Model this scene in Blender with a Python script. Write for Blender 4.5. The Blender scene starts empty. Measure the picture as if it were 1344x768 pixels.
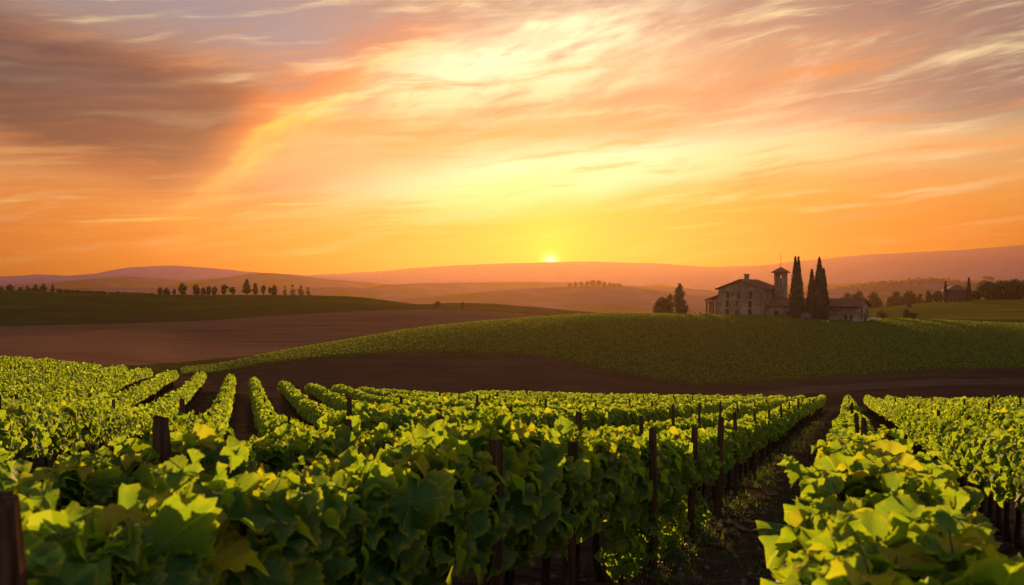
import bpy, math, random
import numpy as np
from mathutils import Vector, Matrix

# ------------------------------------------------------------------ camera, sky, sun, exposure
F, CX, CY = 1200.0, 672.0, 384.0            # focal length and centre in picture units
random.seed(4); RNG = np.random.default_rng(4)
scene = bpy.context.scene
COL = scene.collection

cam_d = bpy.data.cameras.new('camera'); cam = bpy.data.objects.new('camera', cam_d); COL.objects.link(cam)
cam_d.sensor_width = 36.0; cam_d.lens = 36.0 * F / 1344.0
cam.location = (0, 0, 0); cam.rotation_euler = (math.radians(90), 0, 0)
cam_d.clip_start = 0.05; cam_d.clip_end = 20000
cam_d.dof.use_dof = True; cam_d.dof.focus_distance = 25.0; cam_d.dof.aperture_fstop = 3.2
scene.camera = cam

SKY_GAIN = 0.24
SUN_AZ, SUN_EL = math.radians(2.4), math.radians(4.2)
SUN_STRENGTH = 5.0
HAZE_DENSITY = 1.5e-4
scene.view_settings.view_transform = 'Standard'
scene.view_settings.look = 'None'
scene.view_settings.exposure = 2.0
scene.view_settings.gamma = 1.0
scene.view_settings.use_curve_mapping = False
scene.render.engine = 'CYCLES'
cy = scene.cycles
cy.use_denoising = True
cy.max_bounces = 6; cy.diffuse_bounces = 3; cy.glossy_bounces = 2; cy.transmission_bounces = 4
cy.volume_bounces = 1; cy.transparent_max_bounces = 6
cy.sample_clamp_indirect = 4.0
cy.caustics_reflective = False; cy.caustics_refractive = False


def lin(r, g, b):
    f = lambda c: (c / 255.0 / 12.92) if c / 255.0 <= 0.04045 else ((c / 255.0 + 0.055) / 1.055) ** 2.4
    return (f(r), f(g), f(b), 1.0)


class NT:
    """small expression builder over a node tree"""
    def __init__(s, nt): s.nt = nt; s.L = nt.links
    def node(s, t, **kw):
        n = s.nt.nodes.new(t)
        for k, v in kw.items(): setattr(n, k, v)
        return n
    def put(s, sock, v):
        if isinstance(v, E): s.L.new(v.o, sock)
        elif hasattr(v, 'is_output'): s.L.new(v, sock)
        else:
            if hasattr(sock.default_value, '__len__') and not hasattr(v, '__len__'): v = (v,) * len(sock.default_value)
            if hasattr(sock.default_value, '__len__'): v = tuple(v)[:len(sock.default_value)] if len(v) >= len(sock.default_value) else tuple(v) + (1.0,)
            sock.default_value = v
    def math(s, op, *a, clamp=False):
        n = s.node('ShaderNodeMath', operation=op, use_clamp=clamp)
        for i, v in enumerate(a): s.put(n.inputs[i], v)
        return E(s, n.outputs[0])
    def smooth(s, x, a, b, lo=0.0, hi=1.0):
        n = s.node('ShaderNodeMapRange', interpolation_type='SMOOTHSTEP')
        for i, v in enumerate((x, a, b, lo, hi)): s.put(n.inputs[i], v)
        return E(s, n.outputs[0])
    def linmap(s, x, a, b, lo=0.0, hi=1.0):
        n = s.node('ShaderNodeMapRange', interpolation_type='LINEAR'); n.clamp = True
        for i, v in enumerate((x, a, b, lo, hi)): s.put(n.inputs[i], v)
        return E(s, n.outputs[0])
    def vec(s, x, y, z=0.0):
        n = s.node('ShaderNodeCombineXYZ')
        for i, v in enumerate((x, y, z)): s.put(n.inputs[i], v)
        return n.outputs[0]
    def noise(s, v, scale=1.0, detail=4.0, rough=0.55, dist=0.0):
        n = s.node('ShaderNodeTexNoise')
        if v is not None: s.put(n.inputs['Vector'], v)
        n.inputs['Scale'].default_value = scale; n.inputs['Detail'].default_value = detail
        n.inputs['Roughness'].default_value = rough; n.inputs['Distortion'].default_value = dist
        return E(s, n.outputs['Fac'])
    def ramp(s, x, stops, interp='LINEAR'):
        n = s.node('ShaderNodeValToRGB'); r = n.color_ramp; r.interpolation = interp
        while len(r.elements) < len(stops): r.elements.new(0.5)
        for e, (p, c) in zip(r.elements, stops): e.position = p; e.color = c
        s.put(n.inputs[0], x)
        return n.outputs[0]
    def mix(s, f, a, b, blend='MIX'):
        n = s.node('ShaderNodeMix', data_type='RGBA', blend_type=blend); n.clamp_factor = True
        s.put(n.inputs[0], f); s.put(n.inputs[6], a); s.put(n.inputs[7], b)
        return n.outputs[2]
    def bump(s, h, strength=0.5, dist=0.05):
        n = s.node('ShaderNodeBump'); n.inputs['Strength'].default_value = strength; n.inputs['Distance'].default_value = dist
        s.put(n.inputs['Height'], h)
        return n.outputs[0]


class E:
    def __init__(s, t, o): s.t, s.o = t, o
    def __add__(s, b): return s.t.math('ADD', s, b)
    __radd__ = __add__
    def __sub__(s, b): return s.t.math('SUBTRACT', s, b)
    def __rsub__(s, b): return s.t.math('SUBTRACT', b, s)
    def __mul__(s, b): return s.t.math('MULTIPLY', s, b)
    __rmul__ = __mul__
    def __truediv__(s, b): return s.t.math('DIVIDE', s, b)
    def __neg__(s): return s.t.math('MULTIPLY', s, -1.0)
    def abs(s): return s.t.math('ABSOLUTE', s)
    def pow(s, p): return s.t.math('POWER', s, p)
    def exp(s): return s.t.math('EXPONENT', s)
    def gauss(s): return s.t.math('EXPONENT', -(s * s))
    def clamp(s): return s.t.math('ADD', s, 0.0, clamp=True)


DEG = 180.0 / math.pi
def AE(u, v):
    """compass bearing and height (degrees) of a point of the sky given in picture units"""
    a = math.atan((u - CX) / F)
    return a * DEG, math.atan((CY - v) / F * math.cos(a)) * DEG


def build_world():
    w = bpy.data.worlds.new('World'); scene.world = w; w.use_nodes = True
    nt = w.node_tree; nt.nodes.clear(); T = NT(nt)
    d = T.node('ShaderNodeTexCoord').outputs['Generated']
    sep = T.node('ShaderNodeSeparateXYZ'); T.L.new(d, sep.inputs[0])
    X, Yd, Z = (E(T, sep.outputs[i]) for i in range(3))
    s = T.math('ARCTAN2', X, Yd) * DEG
    t = T.math('ARCSINE', Z) * DEG
    # slow warp so that nothing is a clean curve
    n1 = T.noise(T.vec(s * 0.05, t * 0.12, 3.1), 1.0, 3.0) - 0.5
    n2 = T.noise(T.vec(s * 0.07, t * 0.16, 9.7), 1.0, 4.0) - 0.5
    n3 = T.noise(T.vec((s - t * 1.2) * 0.12, (t - s * 0.10) * 0.7, 2.0), 1.0, 6.0, 0.6) - 0.5
    sw = s + n1 * 5.0 + n3 * 1.6
    tw = t + n2 * 2.4 + n3 * 1.3

    def blob(u0, v0, su, sv, rot=0.0, ss=sw, tt=tw):
        a, e = AE(u0, v0); k = 0.0455
        c, r = math.cos(math.radians(rot)), math.sin(math.radians(rot))
        dx, dy = ss - a, tt - e
        p = (dx * c + dy * r) / (su * k); q = (dy * c - dx * r) / (sv * k)
        return T.math('EXPONENT', -(p * p + q * q))
    stops = [(-1.0, lin(190, 84, 20)), (1.0, lin(206, 92, 0)), (2.6, lin(222, 112, 0)), (4.6, lin(234, 142, 26)),
             (7.0, lin(244, 176, 92)), (10.0, lin(216, 162, 104)), (13.0, lin(190, 152, 120)), (17.0, lin(162, 142, 134)),
             (30.0, lin(138, 134, 144)), (90.0, lin(100, 106, 128))]
    p0 = (T.linmap(tw * 0.6 + t * 0.4, -1.0, 34.0))
    col = T.ramp(p0, [((a + 1.0) / 35.0 if a < 34 else 1.0, c) for a, c in stops])
    # bright, pale middle of the sky over the sun
    col = T.mix(blob(740, 262, 330, 110, 4) * 0.7, col, lin(238, 172, 60))
    col = T.mix(blob(330, 290, 320, 48, 4) * 0.75, col, lin(250, 160, 44))
    # cooler greys high on the right
    col = T.mix(T.smooth(s, 8, 26) * T.smooth(tw, 6, 12) * 0.9, col, lin(110, 104, 110))
    col = T.mix(blob(1290, 60, 190, 110, 0) * 0.85, col, lin(84, 88, 102))
    col = T.mix(blob(960, 120, 330, 75, 8) * 0.6, col, lin(222, 174, 132))
    # grey light patch high on the left, then the mauve cloud bank below it
    col = T.mix(blob(300, 30, 260, 50, -8) * 0.85, col, lin(134, 142, 156))
    col = T.mix(blob(20, 300, 210, 60, 0) * 0.8, col, lin(238, 126, 40))
    col = T.mix(blob(60, 205, 220, 40, -6) * 0.7, col, lin(200, 132, 92))
    col = T.mix(blob(170, 212, 210, 26, -7) * 0.7, col, lin(206, 92, 44))
    bank = (blob(40, 118, 330, 66, -10) * 1.9).clamp()
    tip = (blob(250, 150, 190, 50, -14) * 1.7).clamp()
    col = T.mix(tip, col, lin(150, 80, 54))
    col = T.mix((blob(300, 180, 110, 40, 24) * 1.2).clamp(), col, lin(186, 92, 40))
    col = T.mix(bank, col, lin(52, 36, 50))
    col = T.mix((blob(-20, 66, 260, 34, -13) * 1.2).clamp(), col, lin(62, 54, 66))
    clear = 1.0 - T.math('MAXIMUM', bank, tip) * 0.85
    # long yellow arc that cuts the bank off, with its orange upper fringe
    fc = T.node('ShaderNodeFloatCurve'); cv = fc.mapping.curves[0]
    arc = [(215, 300), (265, 255), (300, 222), (340, 184), (400, 150), (470, 124), (560, 100), (680, 66), (800, 42), (900, 20)]
    pts = []
    for u, v in arc:
        a, e = AE(u, v); pts.append(((a + 22.0) / 36.0, e / 22.0))
    while len(cv.points) < len(pts): cv.points.new(0.5, 0.5)
    for p, q in zip(cv.points, pts): p.location = q
    fc.mapping.update()
    T.put(fc.inputs['Value'], T.linmap(s + n3 * 1.5 + n1 * 2.0, -22.0, 14.0))
    tc = E(T, fc.outputs[0]) * 22.0
    dist = t - tc + n3 * 4.5 + n2 * 3.2
    along = T.smooth(s, -22, -16) * T.smooth(s, 16, 2)
    up = T.math('GREATER_THAN', dist, 0.0)
    fringe = T.math('EXPONENT', -((dist - 1.2) / 1.5) * ((dist - 1.2) / 1.5)) * T.smooth(s, -23, -14) * T.smooth(s, 0, -8)
    col = T.mix(fringe * 0.8, col, lin(238, 120, 40))
    wide = 0.9 + T.smooth(s, -17, 2) * 1.6
    g_up = T.math('EXPONENT', -(dist / (wide * 0.75)) * (dist / (wide * 0.75)))
    g_dn = T.math('EXPONENT', -(dist / (wide * 2.2)) * (dist / (wide * 2.2)))
    g = (g_up * up + g_dn * (1.0 - up)) * (0.65 + T.smooth(T.noise(T.vec((s + t) * 0.16, (t - s * 0.5) * 0.45, 21.0), 1.0, 5.0, 0.6), 0.36, 0.60) * 0.6)
    arc_c = T.mix(T.smooth(s, -14, -2), lin(255, 204, 60), lin(255, 246, 196))
    col = T.mix((g * along * 1.0).clamp(), col, arc_c)
    col = T.mix(blob(630, 84, 170, 20, 14) * 0.75, col, lin(255, 246, 206))
    col = T.mix(blob(800, 150, 260, 52, 10) * 0.9, col, lin(190, 146, 112))
    col = T.mix(blob(500, 185, 150, 42, 14) * 0.7, col, lin(206, 146, 96))
    # white-gold bands right of the middle
    col = T.mix((blob(750, 224, 250, 32, 6) * 1.25).clamp(), col, lin(255, 250, 236))
    col = T.mix(blob(640, 250, 190, 30, 10) * 0.85, col, lin(255, 238, 160))
    col = T.mix(blob(1010, 205, 330, 30, 3) * 0.8, col, lin(255, 232, 164))
    col = T.mix(blob(430, 200, 150, 40, 18) * 0.45, col, lin(246, 204, 150))
    # cirrus streaks, two scales, rising to the right
    c1 = T.noise(T.vec((s + n1 * 4) * 0.085, (t - s * 0.11 + n2 * 2.2) * 0.85, 5.0), 1.0, 9.0, 0.60, 0.15)
    c2 = T.noise(T.vec((s * 0.8 + t * 0.5) * 0.20, (t - s * 0.30 + n1 * 3.0) * 0.75, 8.3), 1.0, 9.0, 0.58, 0.2)
    hi = T.smooth(t, 1.0, 6.0)
    col = T.mix(T.smooth(c1, 0.50, 0.74) * (0.3 + hi * 0.55) * clear, col, lin(255, 232, 176))
    col = T.mix(T.smooth(c1, 0.50, 0.30) * 0.95 * hi * clear * T.smooth(t, 17, 12), col, lin(226, 146, 88))
    col = T.mix(T.smooth(c2, 0.54, 0.76) * 0.45 * T.smooth(t, 9, 13) * T.smooth(s, -8, 0), col, lin(255, 230, 196))
    col = T.mix(T.smooth(c2, 0.50, 0.32) * 0.6 * T.smooth(t, 8, 12) * clear, col, lin(170, 132, 116))
    col = T.mix(blob(1300, 186, 120, 12, -2) * 0.75, col, lin(250, 168, 92))
    low = T.noise(T.vec((s + n1 * 5) * 0.06, (t - s * 0.07 + n2 * 1.6) * 1.15, 12.0), 1.0, 8.0, 0.6, 0.1)
    lowm = T.smooth(t, 1.5, 4.0) * T.smooth(t, 12.0, 8.0) * T.smooth(s, 2, -6) * clear
    col = T.mix(T.smooth(low, 0.50, 0.68) * 0.55 * lowm, col, lin(255, 206, 120))
    col = T.mix(T.smooth(low, 0.48, 0.32) * 0.6 * lowm, col, lin(214, 112, 44))
    thin = T.noise(T.vec((s + n1 * 6) * 0.11, (t - s * 0.06 + n2 * 1.2) * 2.6, 1.0), 1.0, 6.0, 0.6)
    col = T.mix(T.smooth(thin, 0.56, 0.74) * T.smooth(t, 7.5, 5.0) * T.smooth(t, 1.2, 2.6) * T.smooth(s, 22, 4) * 0.75, col, lin(255, 226, 120))
    # glow and disc of the setting sun
    a0, e0 = AE(722, 343.0)
    r2 = (s - a0) * (s - a0) + (t - e0) * (t - e0)
    r = r2.pow(0.5)
    col = T.mix(T.math('EXPONENT', -(r / 3.0)) * 0.9, col, lin(255, 208, 20))
    col = T.mix(T.smooth(r, 0.75, 0.10), col, lin(255, 240, 160))
    rgb = T.node('ShaderNodeVectorMath', operation='SCALE')
    T.put(rgb.inputs[0], col)
    T.put(rgb.inputs[3], 1.0 + T.smooth(t, 2.0, 7.0) * 0.05 + blob(740, 226, 280, 36, 5) * 0.22 + (g * along) * 0.18 + T.math('EXPONENT', -(r / 0.36) * (r / 0.36)) * 5.0 + T.math('EXPONENT', -(r / 1.1)) * 1.4 + T.math('EXPONENT', -(r / 4.0)) * 0.30)
    col = rgb.outputs[0]
    # the half of the sky behind the viewer is dim and blue-grey, and so is the ground side
    back = T.smooth(Yd, 0.35, -0.35)
    col = T.mix(back * 0.9, col, lin(172, 175, 184))
    col = T.mix(T.smooth(t, -0.5, -6.0), col, lin(70, 44, 36))
    b1 = T.node('ShaderNodeBackground'); T.put(b1.inputs[0], col); b1.inputs[1].default_value = SKY_GAIN
    sky = T.node('ShaderNodeTexSky'); sky.sky_type = 'NISHITA'; sky.sun_disc = False
    sky.sun_elevation = SUN_EL; sky.sun_rotation = SUN_AZ; sky.dust_density = 0.4
    b2 = T.node('ShaderNodeBackground'); T.put(b2.inputs[0], T.mix(1.0, sky.outputs[0], (0.07, 0.07, 0.07, 1), 'MULTIPLY')); b2.inputs[1].default_value = 0.05
    ad = T.node('ShaderNodeAddShader'); T.L.new(b1.outputs[0], ad.inputs[0]); T.L.new(b2.outputs[0], ad.inputs[1])
    out = T.node('ShaderNodeOutputWorld'); T.L.new(ad.outputs[0], out.inputs[0])
    w.cycles.sampling_method = 'MANUAL'; w.cycles.sample_map_resolution = 512


build_world()
sun_d = bpy.data.lights.new('sun', 'SUN'); sun = bpy.data.objects.new('sun', sun_d); COL.objects.link(sun)
sun_d.energy = SUN_STRENGTH; sun_d.angle = math.radians(0.6); sun_d.color = (1.0, 0.58, 0.22)
sun_dir = Vector((math.sin(SUN_AZ) * math.cos(SUN_EL), math.cos(SUN_AZ) * math.cos(SUN_EL), math.sin(SUN_EL)))
sun.rotation_euler = sun_dir.to_track_quat('Z', 'Y').to_euler()


# ------------------------------------------------------------------ helpers
def tag(o, label=None, cat=None, group=None, kind=None):
    if label: o['label'] = label
    if cat: o['category'] = cat
    if group: o['group'] = group
    if kind: o['kind'] = kind
    return o


def empty(name, loc=(0, 0, 0), rz=0.0):
    o = bpy.data.objects.new(name, None); COL.objects.link(o)
    o.location = loc; o.rotation_euler = (0, 0, rz); o.empty_display_size = 0.3
    return o


def link(name, me, parent=None):
    o = bpy.data.objects.new(name, me); COL.objects.link(o)
    if parent is not None: o.parent = parent
    return o


def mesh_np(name, verts, faces, mats, attr=None, midx=None, smooth=False):
    """faces: list of int arrays (n,3) or (n,4)"""
    me = bpy.data.meshes.new(name)
    verts = np.asarray(verts, np.float32)
    faces = [np.asarray(f, np.int32) for f in faces if len(f)]
    sizes = np.concatenate([np.full(len(f), f.shape[1], np.int32) for f in faces])
    loops = np.concatenate([f.ravel() for f in faces])
    me.vertices.add(len(verts)); me.vertices.foreach_set('co', verts.ravel())
    me.loops.add(len(loops)); me.loops.foreach_set('vertex_index', loops)
    me.polygons.add(len(sizes))
    starts = np.zeros(len(sizes), np.int32); starts[1:] = np.cumsum(sizes)[:-1]
    me.polygons.foreach_set('loop_start', starts)
    me.polygons.foreach_set('loop_total', sizes)
    if smooth: me.polygons.foreach_set('use_smooth', np.ones(len(sizes), bool))
    if midx is not None: me.polygons.foreach_set('material_index', np.asarray(midx, np.int32))
    for m in (mats if isinstance(mats, (list, tuple)) else [mats]): me.materials.append(m)
    me.update(calc_edges=True)
    if attr is not None:
        a = me.color_attributes.new('leaf', 'FLOAT_COLOR', 'POINT')
        a.data.foreach_set('color', np.asarray(attr, np.float32).ravel())
    me.validate()
    return me


class MB:
    """collects shapes, then becomes ONE mesh"""
    def __init__(s): s.v = []; s.f = []; s.mi = []; s.cur = 0
    def add(s, vs, fs):
        k = len(s.v); s.v += [tuple(v) for v in vs]; s.f += [tuple(i + k for i in f) for f in fs]; s.mi += [s.cur] * len(fs)
    def box(s, x0, x1, y0, y1, z0, z1):
        s.add([(x0, y0, z0), (x1, y0, z0), (x1, y1, z0), (x0, y1, z0), (x0, y0, z1), (x1, y0, z1), (x1, y1, z1), (x0, y1, z1)],
              [(0, 3, 2, 1), (4, 5, 6, 7), (0, 1, 5, 4), (1, 2, 6, 5), (2, 3, 7, 6), (3, 0, 4, 7)])
    def tube(s, pts, rad, n=8, cap=True):
        pts = [Vector(p) for p in pts]; k = len(s.v); N = len(pts)
        for i, p in enumerate(pts):
            d = (pts[min(i + 1, N - 1)] - pts[max(i - 1, 0)]).normalized()
            a = d.cross(Vector((0.31, 0.95, 0.05))).normalized(); b = d.cross(a)
            r = rad[i] if hasattr(rad, '__len__') else rad
            for j in range(n):
                q = 2 * math.pi * j / n
                s.v.append(tuple(p + (a * math.cos(q) + b * math.sin(q)) * r))
        for i in range(N - 1):
            for j in range(n):
                s.f.append((k + i * n + j, k + i * n + (j + 1) % n, k + (i + 1) * n + (j + 1) % n, k + (i + 1) * n + j)); s.mi.append(s.cur)
        if cap:
            s.f.append(tuple(k + j for j in range(n))[::-1]); s.f.append(tuple(k + (N - 1) * n + j for j in range(n))); s.mi += [s.cur] * 2
    def mesh(s, name, mats, smooth=False):
        me = bpy.data.meshes.new(name); me.from_pydata(s.v, [], s.f)
        for m in (mats if isinstance(mats, (list, tuple)) else [mats]): me.materials.append(m)
        me.polygons.foreach_set('material_index', s.mi)
        if smooth: me.polygons.foreach_set('use_smooth', [True] * len(s.f))
        me.update(); me.validate()
        return me
    def build(s, name, mats, parent=None, smooth=False): return link(name, s.mesh(name, mats, smooth), parent)


def vnoise(x, y, seed=0):
    """smooth lattice noise in 0..1, numpy"""
    x = np.asarray(x, float); y = np.asarray(y, float)
    xi = np.floor(x).astype(np.int64); yi = np.floor(y).astype(np.int64)
    fx = x - xi; fy = y - yi
    fx = fx * fx * (3 - 2 * fx); fy = fy * fy * (3 - 2 * fy)
    def h(a, b):
        n = (a * 374761393 + b * 668265263 + seed * 982451653) & 0x7fffffff
        n = ((n ^ (n >> 13)) * 1274126177) & 0x7fffffff
        return ((n ^ (n >> 16)) & 0xffff) / 65535.0
    a = h(xi, yi); b = h(xi + 1, yi); c = h(xi, yi + 1); d = h(xi + 1, yi + 1)
    return (a * (1 - fx) + b * fx) * (1 - fy) + (c * (1 - fx) + d * fx) * fy


def fbm(x, y, oct=4, seed=0):
    s = 0.0; a = 0.5; k = 1.0
    for i in range(oct):
        s = s + a * (vnoise(x * k, y * k, seed + i) - 0.5); a *= 0.5; k *= 2.03
    return s


def pchip(xk, yk, x):
    xk = np.asarray(xk, float); yk = np.asarray(yk, float)
    h = np.diff(xk); dl = np.diff(yk) / h
    m = np.zeros_like(yk)
    for i in range(1, len(xk) - 1):
        if dl[i - 1] * dl[i] > 0:
            w1 = 2 * h[i] + h[i - 1]; w2 = h[i] + 2 * h[i - 1]
            m[i] = (w1 + w2) / (w1 / dl[i - 1] + w2 / dl[i])
    m[0] = dl[0]; m[-1] = dl[-1]
    x = np.clip(x, xk[0], xk[-1])
    i = np.clip(np.searchsorted(xk, x) - 1, 0, len(h) - 1)
    t = (x - xk[i]) / h[i]
    return ((1 + 2 * t) * (1 - t) ** 2 * yk[i] + t * (1 - t) ** 2 * h[i] * m[i] + t * t * (3 - 2 * t) * yk[i + 1] + t * t * (t - 1) * h[i] * m[i + 1])


# ------------------------------------------------------------------ materials
def new_mat(name):
    m = bpy.data.materials.new(name); m.use_nodes = True; m.node_tree.nodes.clear()
    return m, NT(m.node_tree)


def finish(T, sh): o = T.node('ShaderNodeOutputMaterial'); T.L.new(sh, o.inputs[0])


def princ(T, color, rough=0.85, normal=None, spec=0.25):
    p = T.node('ShaderNodeBsdfPrincipled'); T.put(p.inputs['Base Color'], color); T.put(p.inputs['Roughness'], rough)
    p.inputs['Specular IOR Level'].default_value = spec
    if normal is not None: T.L.new(normal, p.inputs['Normal'])
    return p.outputs[0]


def objpos(T):
    g = T.node('ShaderNodeNewGeometry').outputs['Position']
    return g


def two_tone(name, c1, c2, scale, rough=0.9, bump=0.5, bdist=0.05, detail=6, stretch=None, c3=None, sc3=0.02):
    m, T = new_mat(name); P = objpos(T)
    if stretch:
        mp = T.node('ShaderNodeMapping'); mp.inputs['Scale'].default_value = stretch; T.L.new(P, mp.inputs[0]); V = mp.outputs[0]
    else: V = P
    n = T.noise(V, scale, detail, 0.62)
    c = T.mix(T.smooth(n, 0.3, 0.7), c1, c2)
    if c3: c = T.mix(T.smooth(T.noise(P, sc3, 3), 0.42, 0.66), c, c3)
    n2 = T.noise(V, scale * 3.1, 5, 0.7)
    finish(T, princ(T, c, rough, T.bump(n2, bump, bdist), 0.0))
    return m


def leaf_mat(name, dark, light, yellow, trans, tmix=0.45, yel_at=0.90, edge=0.35, gloss=0.06):
    m, T = new_mat(name)
    a = T.node('ShaderNodeAttribute', attribute_name='leaf')
    sp = T.node('ShaderNodeSeparateColor'); T.L.new(a.outputs['Color'], sp.inputs[0])
    R, G, B = (E(T, sp.outputs[i]) for i in range(3))
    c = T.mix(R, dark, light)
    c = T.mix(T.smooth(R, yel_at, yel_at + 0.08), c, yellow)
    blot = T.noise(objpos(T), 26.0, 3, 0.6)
    c = T.mix(T.smooth(G, 0.72, 1.05) * edge * T.smooth(blot, 0.35, 0.6), c, yellow)
    c = T.mix(T.smooth(B, 0.72, 0.98) * 0.75, c, (light[0] * 2.4, light[1] * 1.9, light[2] * 3.0, 1))
    tr = T.mix(0.58, c, T.mix(R, (trans[0] * 0.75, trans[1] * 0.95, trans[2], 1), trans))
    tr = T.mix(T.smooth(B, 0.72, 0.98) * 0.5, tr, (trans[0] * 1.3, trans[1] * 1.2, trans[2] * 3, 1))
    nrm = T.bump(T.noise(objpos(T), 38.0, 4, 0.6), 0.7, 0.02)
    df = T.node('ShaderNodeBsdfDiffuse'); T.put(df.inputs[0], c); T.L.new(nrm, df.inputs['Normal'])
    tl = T.node('ShaderNodeBsdfTranslucent'); T.put(tl.inputs[0], tr)
    mx = T.node('ShaderNodeMixShader'); mx.inputs[0].default_value = tmix
    T.L.new(df.outputs[0], mx.inputs[1]); T.L.new(tl.outputs[0], mx.inputs[2])
    gl = T.node('ShaderNodeBsdfGlossy'); gl.inputs['Roughness'].default_value = 0.42; T.L.new(nrm, gl.inputs['Normal'])
    gl.inputs[0].default_value = (0.8, 0.85, 0.8, 1)
    m2 = T.node('ShaderNodeMixShader'); m2.inputs[0].default_value = gloss
    T.L.new(mx.outputs[0], m2.inputs[1]); T.L.new(gl.outputs[0], m2.inputs[2])
    finish(T, m2.outputs[0])
    return m


M = {}
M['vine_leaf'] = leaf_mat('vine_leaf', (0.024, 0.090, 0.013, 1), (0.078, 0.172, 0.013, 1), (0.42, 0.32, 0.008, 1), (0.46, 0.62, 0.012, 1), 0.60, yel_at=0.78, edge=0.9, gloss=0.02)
M['tree_leaf'] = leaf_mat('tree_leaf', (0.030, 0.040, 0.016, 1), (0.060, 0.065, 0.022, 1), (0.08, 0.075, 0.02, 1), (0.10, 0.09, 0.02, 1), 0.25, 0.97, 0.0, 0.03)
M['cypress_leaf'] = leaf_mat('cypress_leaf', (0.016, 0.026, 0.012, 1), (0.034, 0.044, 0.018, 1), (0.05, 0.05, 0.02, 1), (0.04, 0.04, 0.012, 1), 0.12, 0.97, 0.0, 0.02)
M['crop_leaf'] = leaf_mat('crop_leaf', (0.028, 0.068, 0.007, 1), (0.060, 0.112, 0.010, 1), (0.12, 0.120, 0.008, 1), (0.23, 0.26, 0.009, 1), 0.42, 0.93, 0.0, 0.02)
M['pale_leaf'] = leaf_mat('pale_leaf', (0.10, 0.10, 0.075, 1), (0.17, 0.16, 0.12, 1), (0.18, 0.16, 0.1, 1), (0.2, 0.18, 0.1, 1), 0.2, 0.97, 0.0, 0.02)
M['soil'] = two_tone('soil', (0.022, 0.015, 0.011, 1), (0.062, 0.043, 0.030, 1), 2.2, 0.95, 0.9, 0.06, 8)
M['bare_soil'] = two_tone('bare_soil', (0.036, 0.021, 0.015, 1), (0.062, 0.036, 0.026, 1), 0.10, 0.95, 0.6, 0.3, 7, (1, 2.5, 1))
M['ploughed'] = two_tone('ploughed', (0.092, 0.042, 0.028, 1), (0.205, 0.098, 0.060, 1), 0.09, 0.95, 0.9, 0.5, 10, (0.30, 4.5, 1), (0.165, 0.082, 0.052, 1), 0.012)
M['green_field'] = two_tone('green_field', (0.028, 0.040, 0.010, 1), (0.058, 0.070, 0.014, 1), 0.5, 0.95, 1.0, 0.35, 8, None, (0.050, 0.044, 0.014, 1), 0.02)
M['hill_grass'] = two_tone('hill_grass', (0.030, 0.042, 0.010, 1), (0.056, 0.072, 0.015, 1), 0.06, 0.95, 0.6, 0.4, 8, (0.6, 2.0, 1), (0.046, 0.038, 0.016, 1), 0.012)
M['meadow'] = two_tone('meadow', (0.085, 0.080, 0.016, 1), (0.150, 0.120, 0.022, 1), 0.10, 0.95, 0.6, 0.3, 8, (0.35, 2.2, 1))
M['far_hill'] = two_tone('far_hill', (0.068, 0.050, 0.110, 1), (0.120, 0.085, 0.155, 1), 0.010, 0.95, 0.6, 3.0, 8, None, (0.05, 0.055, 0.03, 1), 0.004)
M['mountain'] = two_tone('mountain', (0.120, 0.090, 0.330, 1), (0.170, 0.130, 0.430, 1), 0.006, 0.95, 0.7, 8.0, 8)  # bluish cast of distant haze put into the surface colour
M['bark'] = two_tone('bark', (0.014, 0.010, 0.008, 1), (0.045, 0.030, 0.022, 1), 18, 0.95, 0.9, 0.02, 6, (1, 1, 0.25))
M['cane'] = two_tone('cane', (0.045, 0.022, 0.012, 1), (0.11, 0.060, 0.030, 1), 25, 0.7, 0.5, 0.01, 4)
M['post_wood'] = two_tone('post_wood', (0.032, 0.017, 0.011, 1), (0.110, 0.058, 0.034, 1), 30, 0.9, 0.8, 0.01, 6, (1, 1, 0.08))


def stone_mat():
    m, T = new_mat('villa_stone'); tc = T.node('ShaderNodeTexCoord').outputs['Object']
    b = T.noise(tc, 1.8, 6, 0.65); big = T.noise(tc, 0.22, 4, 0.6)
    v = T.node('ShaderNodeTexVoronoi'); v.inputs['Scale'].default_value = 1.6; T.L.new(tc, v.inputs['Vector'])
    c = T.mix(T.smooth(b, 0.3, 0.7), (0.12, 0.080, 0.050, 1), (0.31, 0.215, 0.140, 1))
    c = T.mix(T.smooth(big, 0.42, 0.62) * 0.7, c, (0.42, 0.30, 0.20, 1))
    bw = T.node('ShaderNodeSeparateColor'); T.L.new(v.outputs['Color'], bw.inputs[0])
    c = T.mix(E(T, bw.outputs[0]) * 0.45, c, (0.075, 0.052, 0.038, 1))
    finish(T, princ(T, c, 0.95, T.bump(b, 0.8, 0.08)))
    return m


def tile_mat():
    m, T = new_mat('roof_tile'); tc = T.node('ShaderNodeTexCoord').outputs['Object']
    b = T.noise(tc, 1.4, 5, 0.65); f = T.noise(tc, 7.0, 3, 0.6)
    c = T.mix(T.smooth(b, 0.3, 0.7), (0.085, 0.036, 0.022, 1), (0.21, 0.082, 0.044, 1))
    c = T.mix(T.smooth(f, 0.5, 0.7) * 0.5, c, (0.22, 0.13, 0.09, 1))
    finish(T, princ(T, c, 0.9, T.bump(f, 0.8, 0.05)))
    return m


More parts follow.
